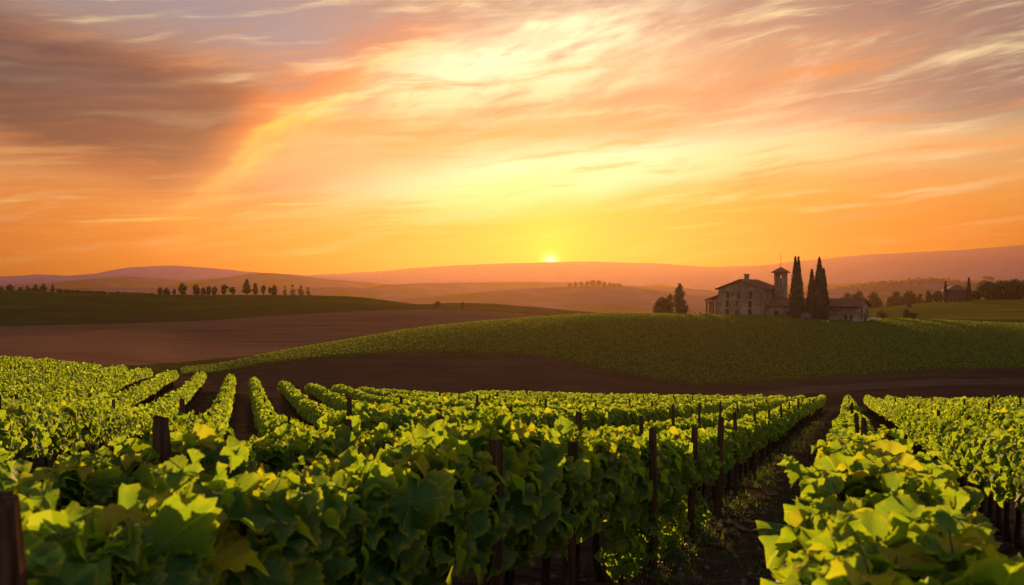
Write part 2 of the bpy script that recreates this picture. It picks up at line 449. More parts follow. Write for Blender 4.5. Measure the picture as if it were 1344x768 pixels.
M['stone'] = stone_mat(); M['tile'] = tile_mat()
def plain(name, c, rough=0.8, spec=0.3):
    m, T = new_mat(name); n = T.noise(objpos(T), 3.0, 5, 0.6)
    finish(T, princ(T, T.mix(T.smooth(n, 0.3, 0.7) * 0.35, c, (c[0] * 0.6, c[1] * 0.6, c[2] * 0.6, 1)), rough, None, spec))
    return m
M['pane'] = plain('window_dark', (0.006, 0.005, 0.005, 1), 0.5, 0.2)
M['shutter'] = plain('old_wood', (0.060, 0.036, 0.026, 1), 0.85)
M['trim'] = plain('pale_stone', (0.24, 0.17, 0.12, 1), 0.9)
M['white_stone'] = plain('white_stone', (0.46, 0.43, 0.42, 1), 0.6)
M['metal'] = plain('dark_metal', (0.05, 0.045, 0.04, 1), 0.5)

# ------------------------------------------------------------------ the land
# columns: bearing in picture units -> distance and height of the land's nodes
# 0 here, 1, 2, 3, 4 the slope below, 5 the vineyard's far edge, 6 valley bottom, 7 foot of the green field, 8 its crest, 9 dip behind,
# 10 top of the ploughed field, 11 hill crest, 12 behind it, 13 far valley
LAND = {
    -500: [(5, -2.35), (12, -2.8), (30, -4.7), (50, -5.8), (92, -7.0), (112, -10.4), (122, -11.3), (132, -11.6), (150, -11.6), (300, -11.5), (430, 2.0), (540, -6), (720, -26)],
    0:    [(5, -2.35), (12, -2.85), (30, -4.85), (50, -6.0), (85, -7.1), (105, -10.4), (118, -11.2), (130, -11.6), (150, -11.6), (300, -11.0), (430, 1.3), (520, -6), (720, -26)],
    150:  [(5, -2.38), (12, -2.95), (30, -5.05), (50, -6.3), (78, -7.4), (102, -11.2), (120, -12.2), (132, -12.6), (155, -12.4), (300, -10.3), (430, -0.4), (520, -8), (720, -26)],
    270:  [(5, -2.40), (12, -3.05), (30, -5.25), (50, -6.6), (73, -7.6), (100, -12.0), (150, -13.4), (165, -13.5), (185, -13.6), (300, -9.2), (430, -0.8), (520, -8), (720, -26)],
    360:  [(5, -2.40), (12, -3.1), (30, -5.35), (50, -6.9), (74, -8.3), (102, -13.0), (150, -11.6), (174, -11.6), (200, -13.4), (305, -7.7), (428, -0.9), (520, -8), (720, -26)],
    450:  [(5, -2.40), (12, -3.15), (30, -5.35), (50, -7.1), (78, -9.2), (105, -13.5), (150, -10.5), (185, -9.9), (215, -12.8), (310, -6.6), (425, -1.5), (520, -9), (720, -26)],
    560:  [(5, -2.40), (12, -3.25), (30, -5.1), (50, -7.1), (86, -10.7), (110, -14.0), (150, -9.9), (200, -7.7), (235, -11.5), (320, -5.9), (420, -5.9), (520, -11), (720, -26)],
    690:  [(5, -2.42), (12, -3.35), (30, -5.3), (50, -7.4), (96, -12.0), (116, -14.6), (148, -10.1), (215, -6.1), (250, -10.5), (320, -7.4), (420, -10.5), (520, -15), (720, -26)],
    800:  [(5, -2.45), (12, -3.45), (30, -5.4), (50, -7.5), (102, -12.9), (120, -14.9), (145, -12.5), (228, -5.4), (270, -8.5), (330, -10), (430, -13), (520, -17), (720, -26)],
    930:  [(5, -2.45), (12, -3.50), (30, -5.5), (50, -7.6), (105, -13.3), (124, -15.0), (142, -14.4), (243, -6.2), (272, -6.9), (330, -9), (430, -13), (520, -17), (720, -26)],
    1130: [(5, -2.45), (12, -3.50), (30, -5.5), (50, -7.6), (105, -13.4), (125, -15.0), (150, -13.7), (255, -7.4), (285, -7.7), (385, -7.0), (470, -9), (540, -14), (720, -26)],
    1240: [(5, -2.45), (12, -3.50), (30, -5.5), (50, -7.5), (100, -13.1), (122, -15.0), (155, -13.2), (255, -8.1), (290, -8.5), (410, -4.3), (470, -4.6), (560, -12), (720, -26)],
    1344: [(5, -2.45), (12, -3.50), (30, -5.5), (50, -7.4), (95, -12.7), (120, -15.0), (158, -13.3), (255, -9.1), (290, -8.6), (410, -2.9), (480, -2.7), (570, -12), (720, -26)],
    1850: [(5, -2.45), (12, -3.50), (30, -5.5), (50, -7.4), (92, -12.4), (118, -15.0), (160, -13.3), (255, -9.6), (290, -8.6), (410, -1.0), (480, -1.0), (570, -12), (720, -26)],
}
UK = sorted(LAND)
UG = np.arange(-500, 1851, 5.0)
NODE_Y = np.zeros((14, len(UG))); NODE_Z = np.zeros((14, len(UG))); NODE_Z[0] = -2.25
for k in range(13):
    NODE_Y[k + 1] = pchip(UK, [LAND[u][k][0] for u in UK], UG)
    NODE_Z[k + 1] = pchip(UK, [LAND[u][k][1] for u in UK], UG)
YG = np.concatenate([np.arange(0, 60, 1.0), np.arange(60, 330, 2.0), np.arange(330, 721, 5.0)])
ZG = np.zeros((len(UG), len(YG)))
for i in range(len(UG)): ZG[i] = pchip(NODE_Y[:, i], NODE_Z[:, i], YG)
far_k = YG > 62
for _ in range(14):
    ZY = ZG.copy(); ZY[:, 1:-1] = 0.5 * ZG[:, 1:-1] + 0.25 * (ZG[:, :-2] + ZG[:, 2:])
    far_m = far_k.copy(); far_m[0] = far_m[-1] = False; ZG[:, far_m] = ZY[:, far_m]
for _ in range(2): ZG[:, 1:-1] = 0.5 * ZG[:, 1:-1] + 0.25 * (ZG[:, :-2] + ZG[:, 2:])


def node_y(k, u): return np.interp(u, UG, NODE_Y[k])


def land(x, y):
    x = np.asarray(x, float); y = np.asarray(y, float)
    ye = np.clip(y, 0, 719.9)
    u = np.clip(CX + F * x / np.maximum(y, 9.0), UG[0], UG[-1] - 1e-6)
    i = np.clip(((u - UG[0]) / 5.0).astype(int), 0, len(UG) - 2); fu = (u - UG[i]) / 5.0
    j = np.clip(np.searchsorted(YG, ye, side='right') - 1, 0, len(YG) - 2); fy = (ye - YG[j]) / (YG[j + 1] - YG[j])
    return (ZG[i, j] * (1 - fu) + ZG[i + 1, j] * fu) * (1 - fy) + (ZG[i, j + 1] * (1 - fu) + ZG[i + 1, j + 1] * fu) * fy


def land1(x, y): return float(land(np.array([x]), np.array([y]))[0])
def ux(u, y): return (u - CX) / F * y


def grid_faces(nr, nc, keep=None):
    a = np.arange(nr * nc).reshape(nr, nc)
    f = np.stack([a[:-1, :-1], a[:-1, 1:], a[1:, 1:], a[1:, :-1]], -1).reshape(-1, 4)
    return f if keep is None else f[keep.ravel()]


# vineyard soil: a square grid, finer close to the viewer
xs = np.concatenate([np.arange(-110, -14, 2.0), np.arange(-14, 14, 0.22), np.arange(14, 131, 2.0)])
ys = np.concatenate([np.arange(-40, 0, 2.0), np.arange(0, 26, 0.22), np.arange(26, 132, 1.5)])
gx, gy = np.meshgrid(xs, ys)
gu = CX + F * gx / np.maximum(gy, 9.0)
lim = node_y(6, gu)
gz = land(gx, gy) - 0.02 + (fbm(gx * 1.7, gy * 1.7, 4, 3) * 0.16) - np.clip((gy - lim + 0.5) * 0.06, 0, 0.4)
keep = (gy[:-1, :-1] < lim[:-1, :-1] + 1.0)
me = mesh_np('vineyard_soil', np.stack([gx, gy, gz], -1).reshape(-1, 3), [grid_faces(len(ys), len(xs), keep)], M['soil'], smooth=True)
tag(link('vineyard_ground', me), kind='structure')


def patch(name, k0, k1, u0, u1, n, mat, rough=0.22, rs=0.22, ustep=5.0, lift=0.0):
    us = np.arange(u0, u1 + 0.1, ustep)
    a = node_y(k0, us); b = node_y(k1, us); t = np.linspace(0, 1, n)[:, None]
    Y = a[None] + (b - a)[None] * t; X = (us[None] - CX) / F * Y
    Z = land(X, Y) + fbm(X * rs, Y * rs, 4, 11) * rough + lift
    me = mesh_np(name, np.stack([X, Y, Z], -1).reshape(-1, 3), [grid_faces(n, len(us))], mat, smooth=True)
    return tag(link(name, me), kind='structure')


patch('bare_slope', 6, 7, -500, 1850, 26, M['bare_soil'])
patch('green_field', 7, 9, -500, 1850, 90, M['green_field'])
M['track'] = two_tone('track', (0.058, 0.034, 0.024, 1), (0.100, 0.060, 0.042, 1), 0.5, 0.95, 0.6, 0.1, 7, (0.4, 2.0, 1))
us_ = np.arange(860, 1851, 5.0); t_ = np.linspace(0, 1, 8)[:, None]
yc_ = node_y(7, us_) - 12.0 + 1.5 * np.sin(us_ * 0.013); wd_ = np.clip((us_ - 860) / 120, 0.05, 1) * 6.5
Y_ = yc_[None] + (t_ - 0.5) * wd_[None]; X_ = (us_[None] - CX) / F * Y_
me = mesh_np('track', np.stack([X_, Y_, land(X_, Y_) + fbm(X_ * 0.22, Y_ * 0.22, 4, 11) * 0.22 + 0.05], -1).reshape(-1, 3), [grid_faces(8, len(us_))], M['track'], smooth=True)
tag(link('dirt_track', me), kind='structure')
patch('ploughed_field', 9, 10, -500, 760, 70, M['ploughed'])
patch('meadow_ground', 9, 10, 760, 1850, 60, M['meadow'])
patch('grassy_hill', 10, 13, -500, 760, 90, M['hill_grass'])
patch('meadow_field', 10, 13, 760, 1850, 60, M['meadow'])

# valley floor that runs on under the far hills to the horizon
me = mesh_np('valley_ground', [(-9000, 640, -26.5), (9000, 640, -26.5), (9000, 9500, -26.5), (-9000, 9500, -26.5)], [[(0, 1, 2, 3)]], M['far_hill'])
tag(link('valley_ground', me), kind='structure')


def ridge(name, pts, Yc, front, back, mat, base=-30.0, rough=0.05, seed=1, step=5.0, wander=0.06):
    pu = [p[0] for p in pts]; pv = [p[1] for p in pts]
    us = np.arange(pu[0], pu[-1] + 0.1, step)
    v = pchip(pu, pv, us)
    yc = Yc * (1 + wander * np.sin(us * 0.006 + seed) + wander * 0.5 * np.sin(us * 0.017 + seed * 2))
    zc = (CY - v) / F * yc
    zc = zc + fbm(us * 0.06, us * 0 + seed, 4, seed) * Yc * 0.0012
    t = np.concatenate([np.linspace(-1, 0, 34), np.linspace(0, 1, 14)[1:]])[:, None]
    d = np.where(t < 0, t * front, t * back)
    Y = yc[None] + d; X = np.broadcast_to((us - CX) / F * yc, Y.shape)
    sh = np.where(t < 0, 0.5 + 0.5 * np.cos(math.pi * np.abs(t) ** 0.85), 0.5 + 0.5 * np.cos(math.pi * np.abs(t)))
    k = 9.0 / front
    er = fbm(X * k, Y * k, 5, seed + 5) * rough * (zc[None] - base) * 4 * np.clip(np.abs(t), 0, 0.4)
    Z = base + (zc[None] - base) * sh + er
    me = mesh_np(name, np.stack([X, Y, Z], -1).reshape(-1, 3), [grid_faces(len(t), len(us))], mat, smooth=True)
    o = tag(link(name, me), kind='structure')
    return us, X[33], yc, zc


ridge('low_fold', [(470, 404), (520, 401), (560, 399), (600, 397.2), (650, 399), (700, 403), (760, 408), (830, 414)], 560, 110, 120, M['hill_grass'], -24, 0.03, 2, wander=0.0)
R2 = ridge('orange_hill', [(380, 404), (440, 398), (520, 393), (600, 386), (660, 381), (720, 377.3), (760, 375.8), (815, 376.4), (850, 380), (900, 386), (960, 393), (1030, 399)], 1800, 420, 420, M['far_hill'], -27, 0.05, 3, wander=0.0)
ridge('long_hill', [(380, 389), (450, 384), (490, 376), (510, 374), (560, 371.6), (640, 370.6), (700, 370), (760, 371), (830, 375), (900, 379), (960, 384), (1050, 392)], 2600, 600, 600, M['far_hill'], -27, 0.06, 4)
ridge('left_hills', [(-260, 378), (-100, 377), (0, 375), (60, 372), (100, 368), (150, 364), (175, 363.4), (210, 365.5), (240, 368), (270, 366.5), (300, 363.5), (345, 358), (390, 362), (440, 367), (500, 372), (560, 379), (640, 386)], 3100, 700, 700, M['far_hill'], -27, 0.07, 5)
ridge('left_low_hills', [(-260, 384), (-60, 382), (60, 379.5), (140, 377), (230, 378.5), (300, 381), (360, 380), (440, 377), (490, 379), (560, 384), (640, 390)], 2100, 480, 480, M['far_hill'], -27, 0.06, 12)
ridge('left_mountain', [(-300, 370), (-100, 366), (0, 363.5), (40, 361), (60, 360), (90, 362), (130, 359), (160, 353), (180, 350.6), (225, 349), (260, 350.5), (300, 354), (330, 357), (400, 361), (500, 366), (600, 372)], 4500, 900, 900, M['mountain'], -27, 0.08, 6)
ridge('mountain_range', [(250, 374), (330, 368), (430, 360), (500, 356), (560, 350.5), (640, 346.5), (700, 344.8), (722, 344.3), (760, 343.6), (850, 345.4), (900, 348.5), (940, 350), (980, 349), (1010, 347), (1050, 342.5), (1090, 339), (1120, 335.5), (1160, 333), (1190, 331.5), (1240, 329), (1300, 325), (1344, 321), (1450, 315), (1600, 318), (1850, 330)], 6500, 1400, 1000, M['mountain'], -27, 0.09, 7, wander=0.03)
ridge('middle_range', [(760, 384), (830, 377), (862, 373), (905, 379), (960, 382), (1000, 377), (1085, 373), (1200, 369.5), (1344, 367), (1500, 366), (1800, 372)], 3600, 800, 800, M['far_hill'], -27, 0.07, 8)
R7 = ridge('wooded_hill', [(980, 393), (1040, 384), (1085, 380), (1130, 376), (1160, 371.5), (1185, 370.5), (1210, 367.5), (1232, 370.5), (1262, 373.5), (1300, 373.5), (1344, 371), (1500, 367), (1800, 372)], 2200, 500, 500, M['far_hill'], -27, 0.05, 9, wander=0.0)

# haze: one even box of air round everything on the ground
hb = MB(); hb.box(-9200, 9200, -90, 9700, -32, 400)
m, T = new_mat('haze_air')
vp = T.node('ShaderNodeVolumePrincipled'); vp.inputs['Color'].default_value = (0.178, 0.092, 0.036, 1)
vp.inputs['Density'].default_value = HAZE_DENSITY; vp.inputs['Anisotropy'].default_value = 0.66
o = T.node('ShaderNodeOutputMaterial'); T.L.new(vp.outputs[0], o.inputs['Volume'])
tag(hb.build('haze', m), kind='stuff')


# ------------------------------------------------------------------ grape leaves
def leaf_template(n_out, rings, seed, lobed=True):
    """one grape leaf round its stalk point: (verts, faces, attributes); tip towards +Y, about 1 wide"""
    r0 = random.Random(seed)
    th = np.linspace(-math.pi, math.pi, n_out, endpoint=False) + math.pi / n_out
    r = np.full(n_out, 0.90)
    cen = [0, 0.98, -0.98, 1.95, -1.95]
    ln = [1.04, 0.97, 0.97, 0.88, 0.88]
    for c, l in zip(cen, ln):
        l = l * r0.uniform(0.92, 1.08)
        r = np.maximum(r, l * np.exp(-((th - c) / 0.50) ** 2 * 0.85))
    r = 0.5 * r + 0.25 * (np.roll(r, 1) + np.roll(r, -1))
    r = np.where(np.abs(th) > 2.80, 0.36 + 0.25 * r0.random(), r)
    r = r * (1 + 0.05 * np.sin(th * 5 + r0.uniform(0, 6)))
    if n_out >= 30: r = r * (1 + 0.045 * np.where(np.arange(n_out) % 2 == 0, 1, -1) + np.array([r0.uniform(-0.03, 0.03) for _ in th]))
    r = r * 0.56
    vein = np.zeros(n_out)
    for c in cen: vein[np.argmin(np.abs(th - c))] = 1.0
    fr = np.linspace(0, 1, rings + 1)[1:]
    ph = r0.uniform(0, 6); cup = r0.uniform(-0.45, 0.75); curl = r0.uniform(0.16, 0.42); fold = r0.uniform(0.05, 0.55); bend = r0.uniform(0.0, 0.8)
    V = [(0, 0, 0)]; A = [(0, 0.0, 1.0)]
    for f in fr:
        rr = r * f
        x = rr * np.sin(th); y = rr * np.cos(th)
        z = -cup * (x * x + y * y) * 1.2 + fold * np.abs(x) * 0.8 - bend * np.clip(y, 0, 2) ** 2 * 1.3
        z = z + curl * f * f * np.sin(th * 3 + ph) * 0.45 - 0.045 * f * vein * (n_out >= 30) + 0.045 * f * f * np.sin(th * 7 + ph * 2) + 0.02 * f ** 3 * np.sin(th * 13 + ph)
        if n_out >= 30: z = z + 0.020 * np.sin(11.0 * f + ph) * np.cos(th * 9 + ph) * f + 0.05 * f * (1 - vein) * np.abs(np.sin(th * 3.2))
        V += list(zip(x, y, z)); A += [(0, f, v) for v in vein]
    n = n_out
    tri = [(0, 1 + (j + 1) % n, 1 + j) for j in range(n)]
    quad = []
    for k in range(rings - 1):
        a, b = 1 + k * n, 1 + (k + 1) * n
        quad += [(a + j, a + (j + 1) % n, b + (j + 1) % n, b + j) for j in range(n)]
    return np.array(V, float), np.array(tri, int), np.array(quad, int).reshape(-1, 4), np.array(A, float)


HD = [leaf_template(48, 6, 100 + i) for i in range(8)]
MD = [leaf_template(18, 2, 200 + i) for i in range(5)]
LD = [leaf_template(8, 1, 300 + i) for i in range(4)]


def place_leaves(temps, P, N, D, S, R, rng):
    """P positions, N leaf normals, D tip directions, S sizes, R tint -> merged verts, tris, quads, attr"""
    N = N / np.linalg.norm(N, axis=1, keepdims=True)
    D = D - N * np.sum(D * N, 1, keepdims=True); D = D / (np.linalg.norm(D, axis=1, keepdims=True) + 1e-9)
    Xv = np.cross(D, N)
    which = rng.integers(0, len(temps), len(P))
    vs, ts, qs, at = [], [], [], []; k = 0
    for w, (lv, lt, lq, la) in enumerate(temps):
        I = np.where(which == w)[0]
        if not len(I): continue
        v = P[I][:, None] + S[I][:, None, None] * (lv[None, :, 0:1] * Xv[I][:, None] + lv[None, :, 1:2] * D[I][:, None] + lv[None, :, 2:3] * N[I][:, None])
        m = len(lv); off = (k + np.arange(len(I)) * m)[:, None, None]
        vs.append(v.reshape(-1, 3)); ts.append((lt[None] + off).reshape(-1, 3))
        if len(lq): qs.append((lq[None] + off).reshape(-1, 4))
        a = np.zeros((len(I), m, 4)); a[:, :, 0] = R[I][:, None]; a[:, :, 1] = la[None, :, 1]; a[:, :, 2] = la[None, :, 2]; a[:, :, 3] = 1
        at.append(a.reshape(-1, 4)); k += m * len(I)
    return np.concatenate(vs), np.concatenate(ts), (np.concatenate(qs) if qs else np.zeros((0, 4), int)), np.concatenate(at)


def nz(rng, n, s): return rng.normal(0, s, (n, 3))


def canopy(rng, n, size, length=1.0, top=1.48, low=0.74, half=0.36, shoots=5, tip_len=0.30):
    """leaf positions of one metre of trained vine, the row running along Y"""
    y = rng.uniform(-0.5, 0.5, n) * length * 1.12
    t = rng.random(n)                                     # 0 low .. 1 top
    a = rng.uniform(0, 1, n)
    side = np.where(rng.random(n) < 0.5, -1.0, 1.0)
    is_top = rng.random(n) < 0.34
    bul = 1 + 0.22 * np.sin(y * 7 + rng.uniform(0, 6)) + 0.12 * np.sin(y * 17 + rng.uniform(0, 6))
    h = low + (top - low) * t ** 0.85
    w = half * bul * (0.62 + 0.55 * np.sin(math.pi * np.clip(t * 0.8 + 0.12, 0, 1)))
    depth = rng.random(n) ** 1.7 * 0.55
    x = side * w * (1 - depth)
    ht = top + rng.normal(0.0, 0.055, n) - depth * 0.16 + 0.05 * np.sin(y * 9 + 1.0)
    xt = rng.uniform(-1, 1, n) * half * 0.95
    ht = ht - (np.abs(xt) / half) ** 2.2 * 0.16
    low_cut = low + 0.10 * np.sin(y * 11 + rng.uniform(0, 6))
    h = np.maximum(h, low_cut)
    P = np.stack([np.where(is_top, xt, x), y, np.where(is_top, ht, h)], 1)
    N = np.stack([np.where(is_top, xt * 1.1, side * 1.0), np.zeros(n), np.where(is_top, 1.0, 0.30 + 0.5 * t)], 1) + nz(rng, n, 0.48)
    ang = rng.uniform(0, 2 * math.pi, n)
    D = np.stack([np.where(is_top, np.cos(ang), side * 0.3), np.where(is_top, np.sin(ang), 0) + rng.normal(0, 0.35, n), np.where(is_top, -0.15, -1.0)], 1) + nz(rng, n, 0.20)
    S = size * rng.uniform(0.48, 1.25, n)
    R = rng.random(n)
    R = np.where(is_top | (rng.random(n) < 0.03), R, R * 0.78)   # sunlit gold put into the colour: most side leaves lose the yellow tint
    lines = []
    eP, eN, eD, eS, eR = [], [], [], [], []
    for k in range(shoots):                               # shoots that stand clear of the hedge
        y0 = rng.uniform(-0.5, 0.5); x0 = rng.uniform(-0.22, 0.22); L = rng.uniform(0.3, 1.0) * tip_len
        lx, ly = rng.normal(0, 0.35), rng.normal(0, 0.45)
        p0 = np.array([x0, y0, top - 0.18])
        pts = [p0 + np.array([lx * L * q * q, ly * L * q * q, (L + 0.18) * (q - 0.18 * q * q)]) for q in np.linspace(0, 1, 6)]
        lines.append(pts)
        m = max(3, int(3 + L * 9))
        for j in range(m):
            q = 0.25 + 0.75 * (j + rng.random() * 0.6) / m
            p = p0 + np.array([lx * L * q * q, ly * L * q * q, (L + 0.18) * (q - 0.18 * q * q)])
            a_ = rng.uniform(0, 6.28); o = np.array([math.cos(a_), math.sin(a_), 0.0])
            eP.append(p + o * size * 0.22); eN.append(np.array([0, 0, 0.8]) + rng.normal(0, 0.55, 3)); eD.append(o + np.array([0, 0, -0.45]))
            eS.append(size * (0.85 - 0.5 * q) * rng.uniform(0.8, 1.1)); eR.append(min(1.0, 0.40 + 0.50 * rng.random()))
    if eP:
        P = np.concatenate([P, eP]); N = np.concatenate([N, eN]); D = np.concatenate([D, eD]); S = np.concatenate([S, eS]); R = np.concatenate([R, eR])
    return P, N, D, S, R, lines


def trunk_mb(rng, hi=True):
    mb = MB(); n = 9 if hi else 6
    h = 0.80; k = 9 if hi else 5
    ox, oy = rng.normal(0, 0.035, 2)
    pts, rad = [], []
    for i in range(k):
        q = i / (k - 1)
        pts.append((ox * math.sin(q * 3.0) + rng.normal(0, 0.010), oy * math.sin(q * 2.4) + rng.normal(0, 0.012), -0.12 + q * (h + 0.12)))
        rad.append((0.050 - 0.018 * q) * (1 + rng.normal(0, 0.10)) * (1.35 if i == 0 else 1))
    rad[-1] *= 1.35
    mb.tube(pts, rad, n)
    return mb, Vector(pts[-1])


def cane_mb(rng, head, lines, hi=True):
    mb = MB(); n = 6 if hi else 4
    for sgn in (-1, 1):
        pts = [head - Vector((0, 0, 0.03))]; rad = [0.026]
        for i in range(1, 7):
            q = i / 6
            pts.append(Vector((head.x * (1 - q) + rng.normal(0, 0.012), head.y * (1 - q) + sgn * 0.52 * q, 0.80 + 0.05 * math.sin(q * 2.6) + rng.normal(0, 0.010)))); rad.append(0.022 - 0.010 * q)
        mb.tube(pts, rad, n)
        for j in range(3 if hi else 1):                   # upright canes inside the leaves
            b = pts[2 + j * 2 if hi else 3]
            top = b + Vector((rng.normal(0, 0.08), rng.normal(0, 0.08), rng.uniform(0.5, 0.72)))
            mid = (b + top) / 2 + Vector((rng.normal(0, 0.05), rng.normal(0, 0.05), 0))
            mb.tube([b, mid, top], [0.010, 0.008, 0.005], n)
    for L in lines:
        mb.tube([Vector(p) for p in L], [0.006 - 0.0007 * i for i in range(len(L))], 4)
    return mb


def make_variant(kind, i):
    rng = np.random.default_rng({'near': 500, 'mid': 700}[kind] + i)
    if kind == 'near': P, N, D, S, R, lines = canopy(rng, 112, 0.335, shoots=7, tip_len=0.32, half=0.29)
    else: P, N, D, S, R, lines = canopy(rng, 215, 0.210, shoots=6, tip_len=0.20, half=0.32)
    v, t, q, a = place_leaves(HD if kind == 'near' else MD, P, N, D, S, R, rng)
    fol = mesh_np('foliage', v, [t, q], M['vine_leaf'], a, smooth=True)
    tm, head = trunk_mb(rng, kind == 'near')
    tr = tm.mesh('trunk', M['bark'], True)
    ca = cane_mb(rng, head, lines, kind == 'near').mesh('cane', M['cane'], True)
    return fol, tr, ca


VAR = {'near': [make_variant('near', i) for i in range(9)], 'mid': [make_variant('mid', i) for i in range(7)]}

def shoot_mesh(seed):
    """a long leafy shoot that arches clear of the hedge"""
    rng = np.random.default_rng(900 + seed); mb = MB()
    y0 = rng.uniform(-0.3, 0.3); dx, dy = rng.uniform(-0.16, 0.30), rng.choice([-1, 1]) * rng.uniform(0.15, 0.45); L = rng.uniform(0.40, 0.62)
    path = lambda q: np.array([dx * q * q, y0 + dy * q * q, 1.18 + L * (q * 1.25 - 0.38 * q * q)])
    mb.tube([Vector(path(q)) for q in np.linspace(0, 1, 9)], [0.008 - 0.0006 * i for i in range(9)], 6)
    P, N, D, S, Rr = [], [], [], [], []
    for j in range(9):
        q = 0.22 + 0.78 * j / 8; a = j * 2.5 + rng.uniform(-.5, .5); o = np.array([math.cos(a), math.sin(a), 0])
        p = path(q); e = p + o * 0.09 + np.array([0, 0, 0.015]); mb.tube([Vector(p), Vector((p + e) / 2 + np.array([0, 0, .02])), Vector(e)], [0.003, 0.0025, 0.002], 5)
        P.append(e); N.append(np.array([0, 0, 0.8]) + o * 0.5 + rng.normal(0, 0.35, 3)); D.append(o + np.array([0, 0, -0.75 + rng.normal(0, .25)]))
        S.append((0.30 - 0.19 * q ** 1.5) * rng.uniform(0.85, 1.15)); Rr.append(rng.random() * (0.78 if q < 0.55 else 1.0))  # yellow tint only on the outer leaves, sunlit gold put into their colour
    v, t, q, a = place_leaves(HD, *map(np.array, (P, N, D, S, Rr)), rng)
    n = len(v); fv = np.array(mb.v); A = np.concatenate([a, np.zeros((len(fv), 4))])
    fq = np.array([f for f in mb.f if len(f) == 4]) + n
    return mesh_np('shoot', np.concatenate([v, fv]), [t, q, fq], [M['vine_leaf'], M['cane']], A, np.concatenate([np.zeros(len(t) + len(q), int), np.ones(len(fq), int)]), True)


SHOOTS = [shoot_mesh(i) for i in range(6)]

# ------------------------------------------------------------------ the rows
SLOPE_R, SLOPE_L = 0.365, -0.295
ORD = 'zeroth first second third fourth fifth sixth seventh eighth ninth tenth eleventh twelfth thirteenth fourteenth fifteenth sixteenth seventeenth eighteenth nineteenth twentieth'.split()
TENS = {20: 'twenty', 30: 'thirty', 40: 'forty', 50: 'fifty', 60: 'sixty', 70: 'seventy', 80: 'eighty', 90: 'ninety'}
def ordinal(n):
    if n <= 20: return ORD[n]
    if n > 99: return 'hundred and ' + ordinal(n - 100)
    return TENS[n // 10] + '-' + ORD[n % 10] if n % 10 else TENS[n // 10][:-1] + 'ieth'


def row_x_right(L): return lambda y: SLOPE_R * y + L * 1.0645
def row_x_left(m): return lambda y: SLOPE_L * y + m * 1.0426


ROWS = []        # (row phrase, x(y), slope, y0, y1, gap, post distances)
def add_row(name, fx, sl, y0, y1, posts, gap=None): ROWS.append(dict(name=name, fx=fx, sl=sl, y0=y0, y1=y1, posts=posts, gap=gap))


def edge_at(fx, y=95.0):
    for _ in range(30): y = float(node_y(5, CX + F * fx(y) / y))
    return y


def start_at(fx, cond, y0=1.2, y1=100.0):
    for y in np.arange(y0, y1, 0.1):
        if cond(fx(y), y): return float(y)
    return None


R_L = [(-2.5, 'the first row left of the bare lane'), (-4.7, 'the second row left of the bare lane'), (-6.9, 'the third row left of the bare lane')]
R_R = [(0.22, 'the first row right of the bare lane')] + [(2.32 + 2.2 * k, 'the %s row right of the bare lane' % ordinal(k + 2)) for k in range(10)]
fx = row_x_right(-2.5); add_row(R_L[0][1], fx, SLOPE_R, 1.7, edge_at(fx), [2.58, 6.07, 7.7, 10.9, 13.7, 16.4, 19.6, 23.6, 28, 33, 38.5, 44.5, 51, 58, 66, 75, 85])
fx = row_x_right(-4.7); add_row(R_L[1][1], fx, SLOPE_R, start_at(fx, lambda x, y: x / y > -0.66), edge_at(fx), [6.39, 8.77, 10.57, 12.4, 16.0, 21, 25, 29.5, 34.5, 40, 47, 55, 64, 74, 85])
fx = row_x_right(-6.9); add_row(R_L[2][1], fx, SLOPE_R, start_at(fx, lambda x, y: x / y > -0.66), edge_at(fx), [8.35, 9.6, 11.9, 13.4, 16.5, 20, 24, 29, 35, 42, 50, 60, 71, 83], gap=(-200, 440))
for L, nm in R_R:
    fx = row_x_right(L)
    y0 = start_at(fx, lambda x, y: x / y < 0.64)
    if y0 is None: continue
    add_row(nm, fx, SLOPE_R, max(y0, 1.5), edge_at(fx), [6.8, 12.4, 18.4] + [24.5 + 6.5 * k for k in range(12)])
for k in range(13):
    L = -9.1 - 2.2 * k; fx = row_x_right(L)
    y0 = start_at(fx, lambda x, y: x > -3.2)
    if y0 is None or y0 > 88: continue
    add_row('the %s row left of the bare lane' % ordinal(k + 4), fx, SLOPE_R, y0, edge_at(fx), [y0 + 0.6 + 5.6 * j for j in range(15)])
for k in range(-20, 14):
    m = 0.88 + 2.2 * k if k >= 0 else -0.88 + 2.2 * (k + 1); fx = row_x_left(m)
    cond = lambda x, y: (x - SLOPE_R * y) * 0.939 < -6.7 and x / y > -0.62 and x < -3.9
    y0 = start_at(fx, cond)
    if y0 is None: continue
    ye = edge_at(fx)
    xe = [y for y in np.arange(y0, ye, 0.5) if fx(y) < -3.9 and fx(y) / y > -0.64]
    if len(xe) < 8: continue
    nm = 'the %s row %s of the narrow dark aisle' % (ordinal(k + 1 if k >= 0 else -k), 'right' if k >= 0 else 'left')
    add_row(nm, fx, SLOPE_L, y0, min(ye, xe[-1]), [y0 + 1.0 + (k * 37 % 5) + 11.0 * j for j in range(7)])

SITES = []
for ri, r in enumerate(ROWS):
    ca = 1 / math.sqrt(1 + r['sl'] ** 2); step = 1.0 * ca
    y = r['y0']; i = 0
    while y < r['y1']:
        x = r['fx'](y); u = CX + F * x / y
        if -140 < u < 1484 and not (r['gap'] and r['gap'][0] < u < r['gap'][1]):
            SITES.append((math.hypot(x, y), ri, i, x, y, u)); i += 1
        y += step * random.uniform(0.94, 1.06)
SITES.sort()


def in_view(s): return -25 < s[5] < 1369
near = []; rest = []
for s in SITES:
    zt = land1(s[3], s[4]) + 1.6
    vis = in_view(s) and (CY - zt / s[4] * F) < 800 and len(near) < 280
    if ROWS[s[1]]['sl'] < 0 and s[0] > 24: vis = False
    (near if vis else rest).append(s)

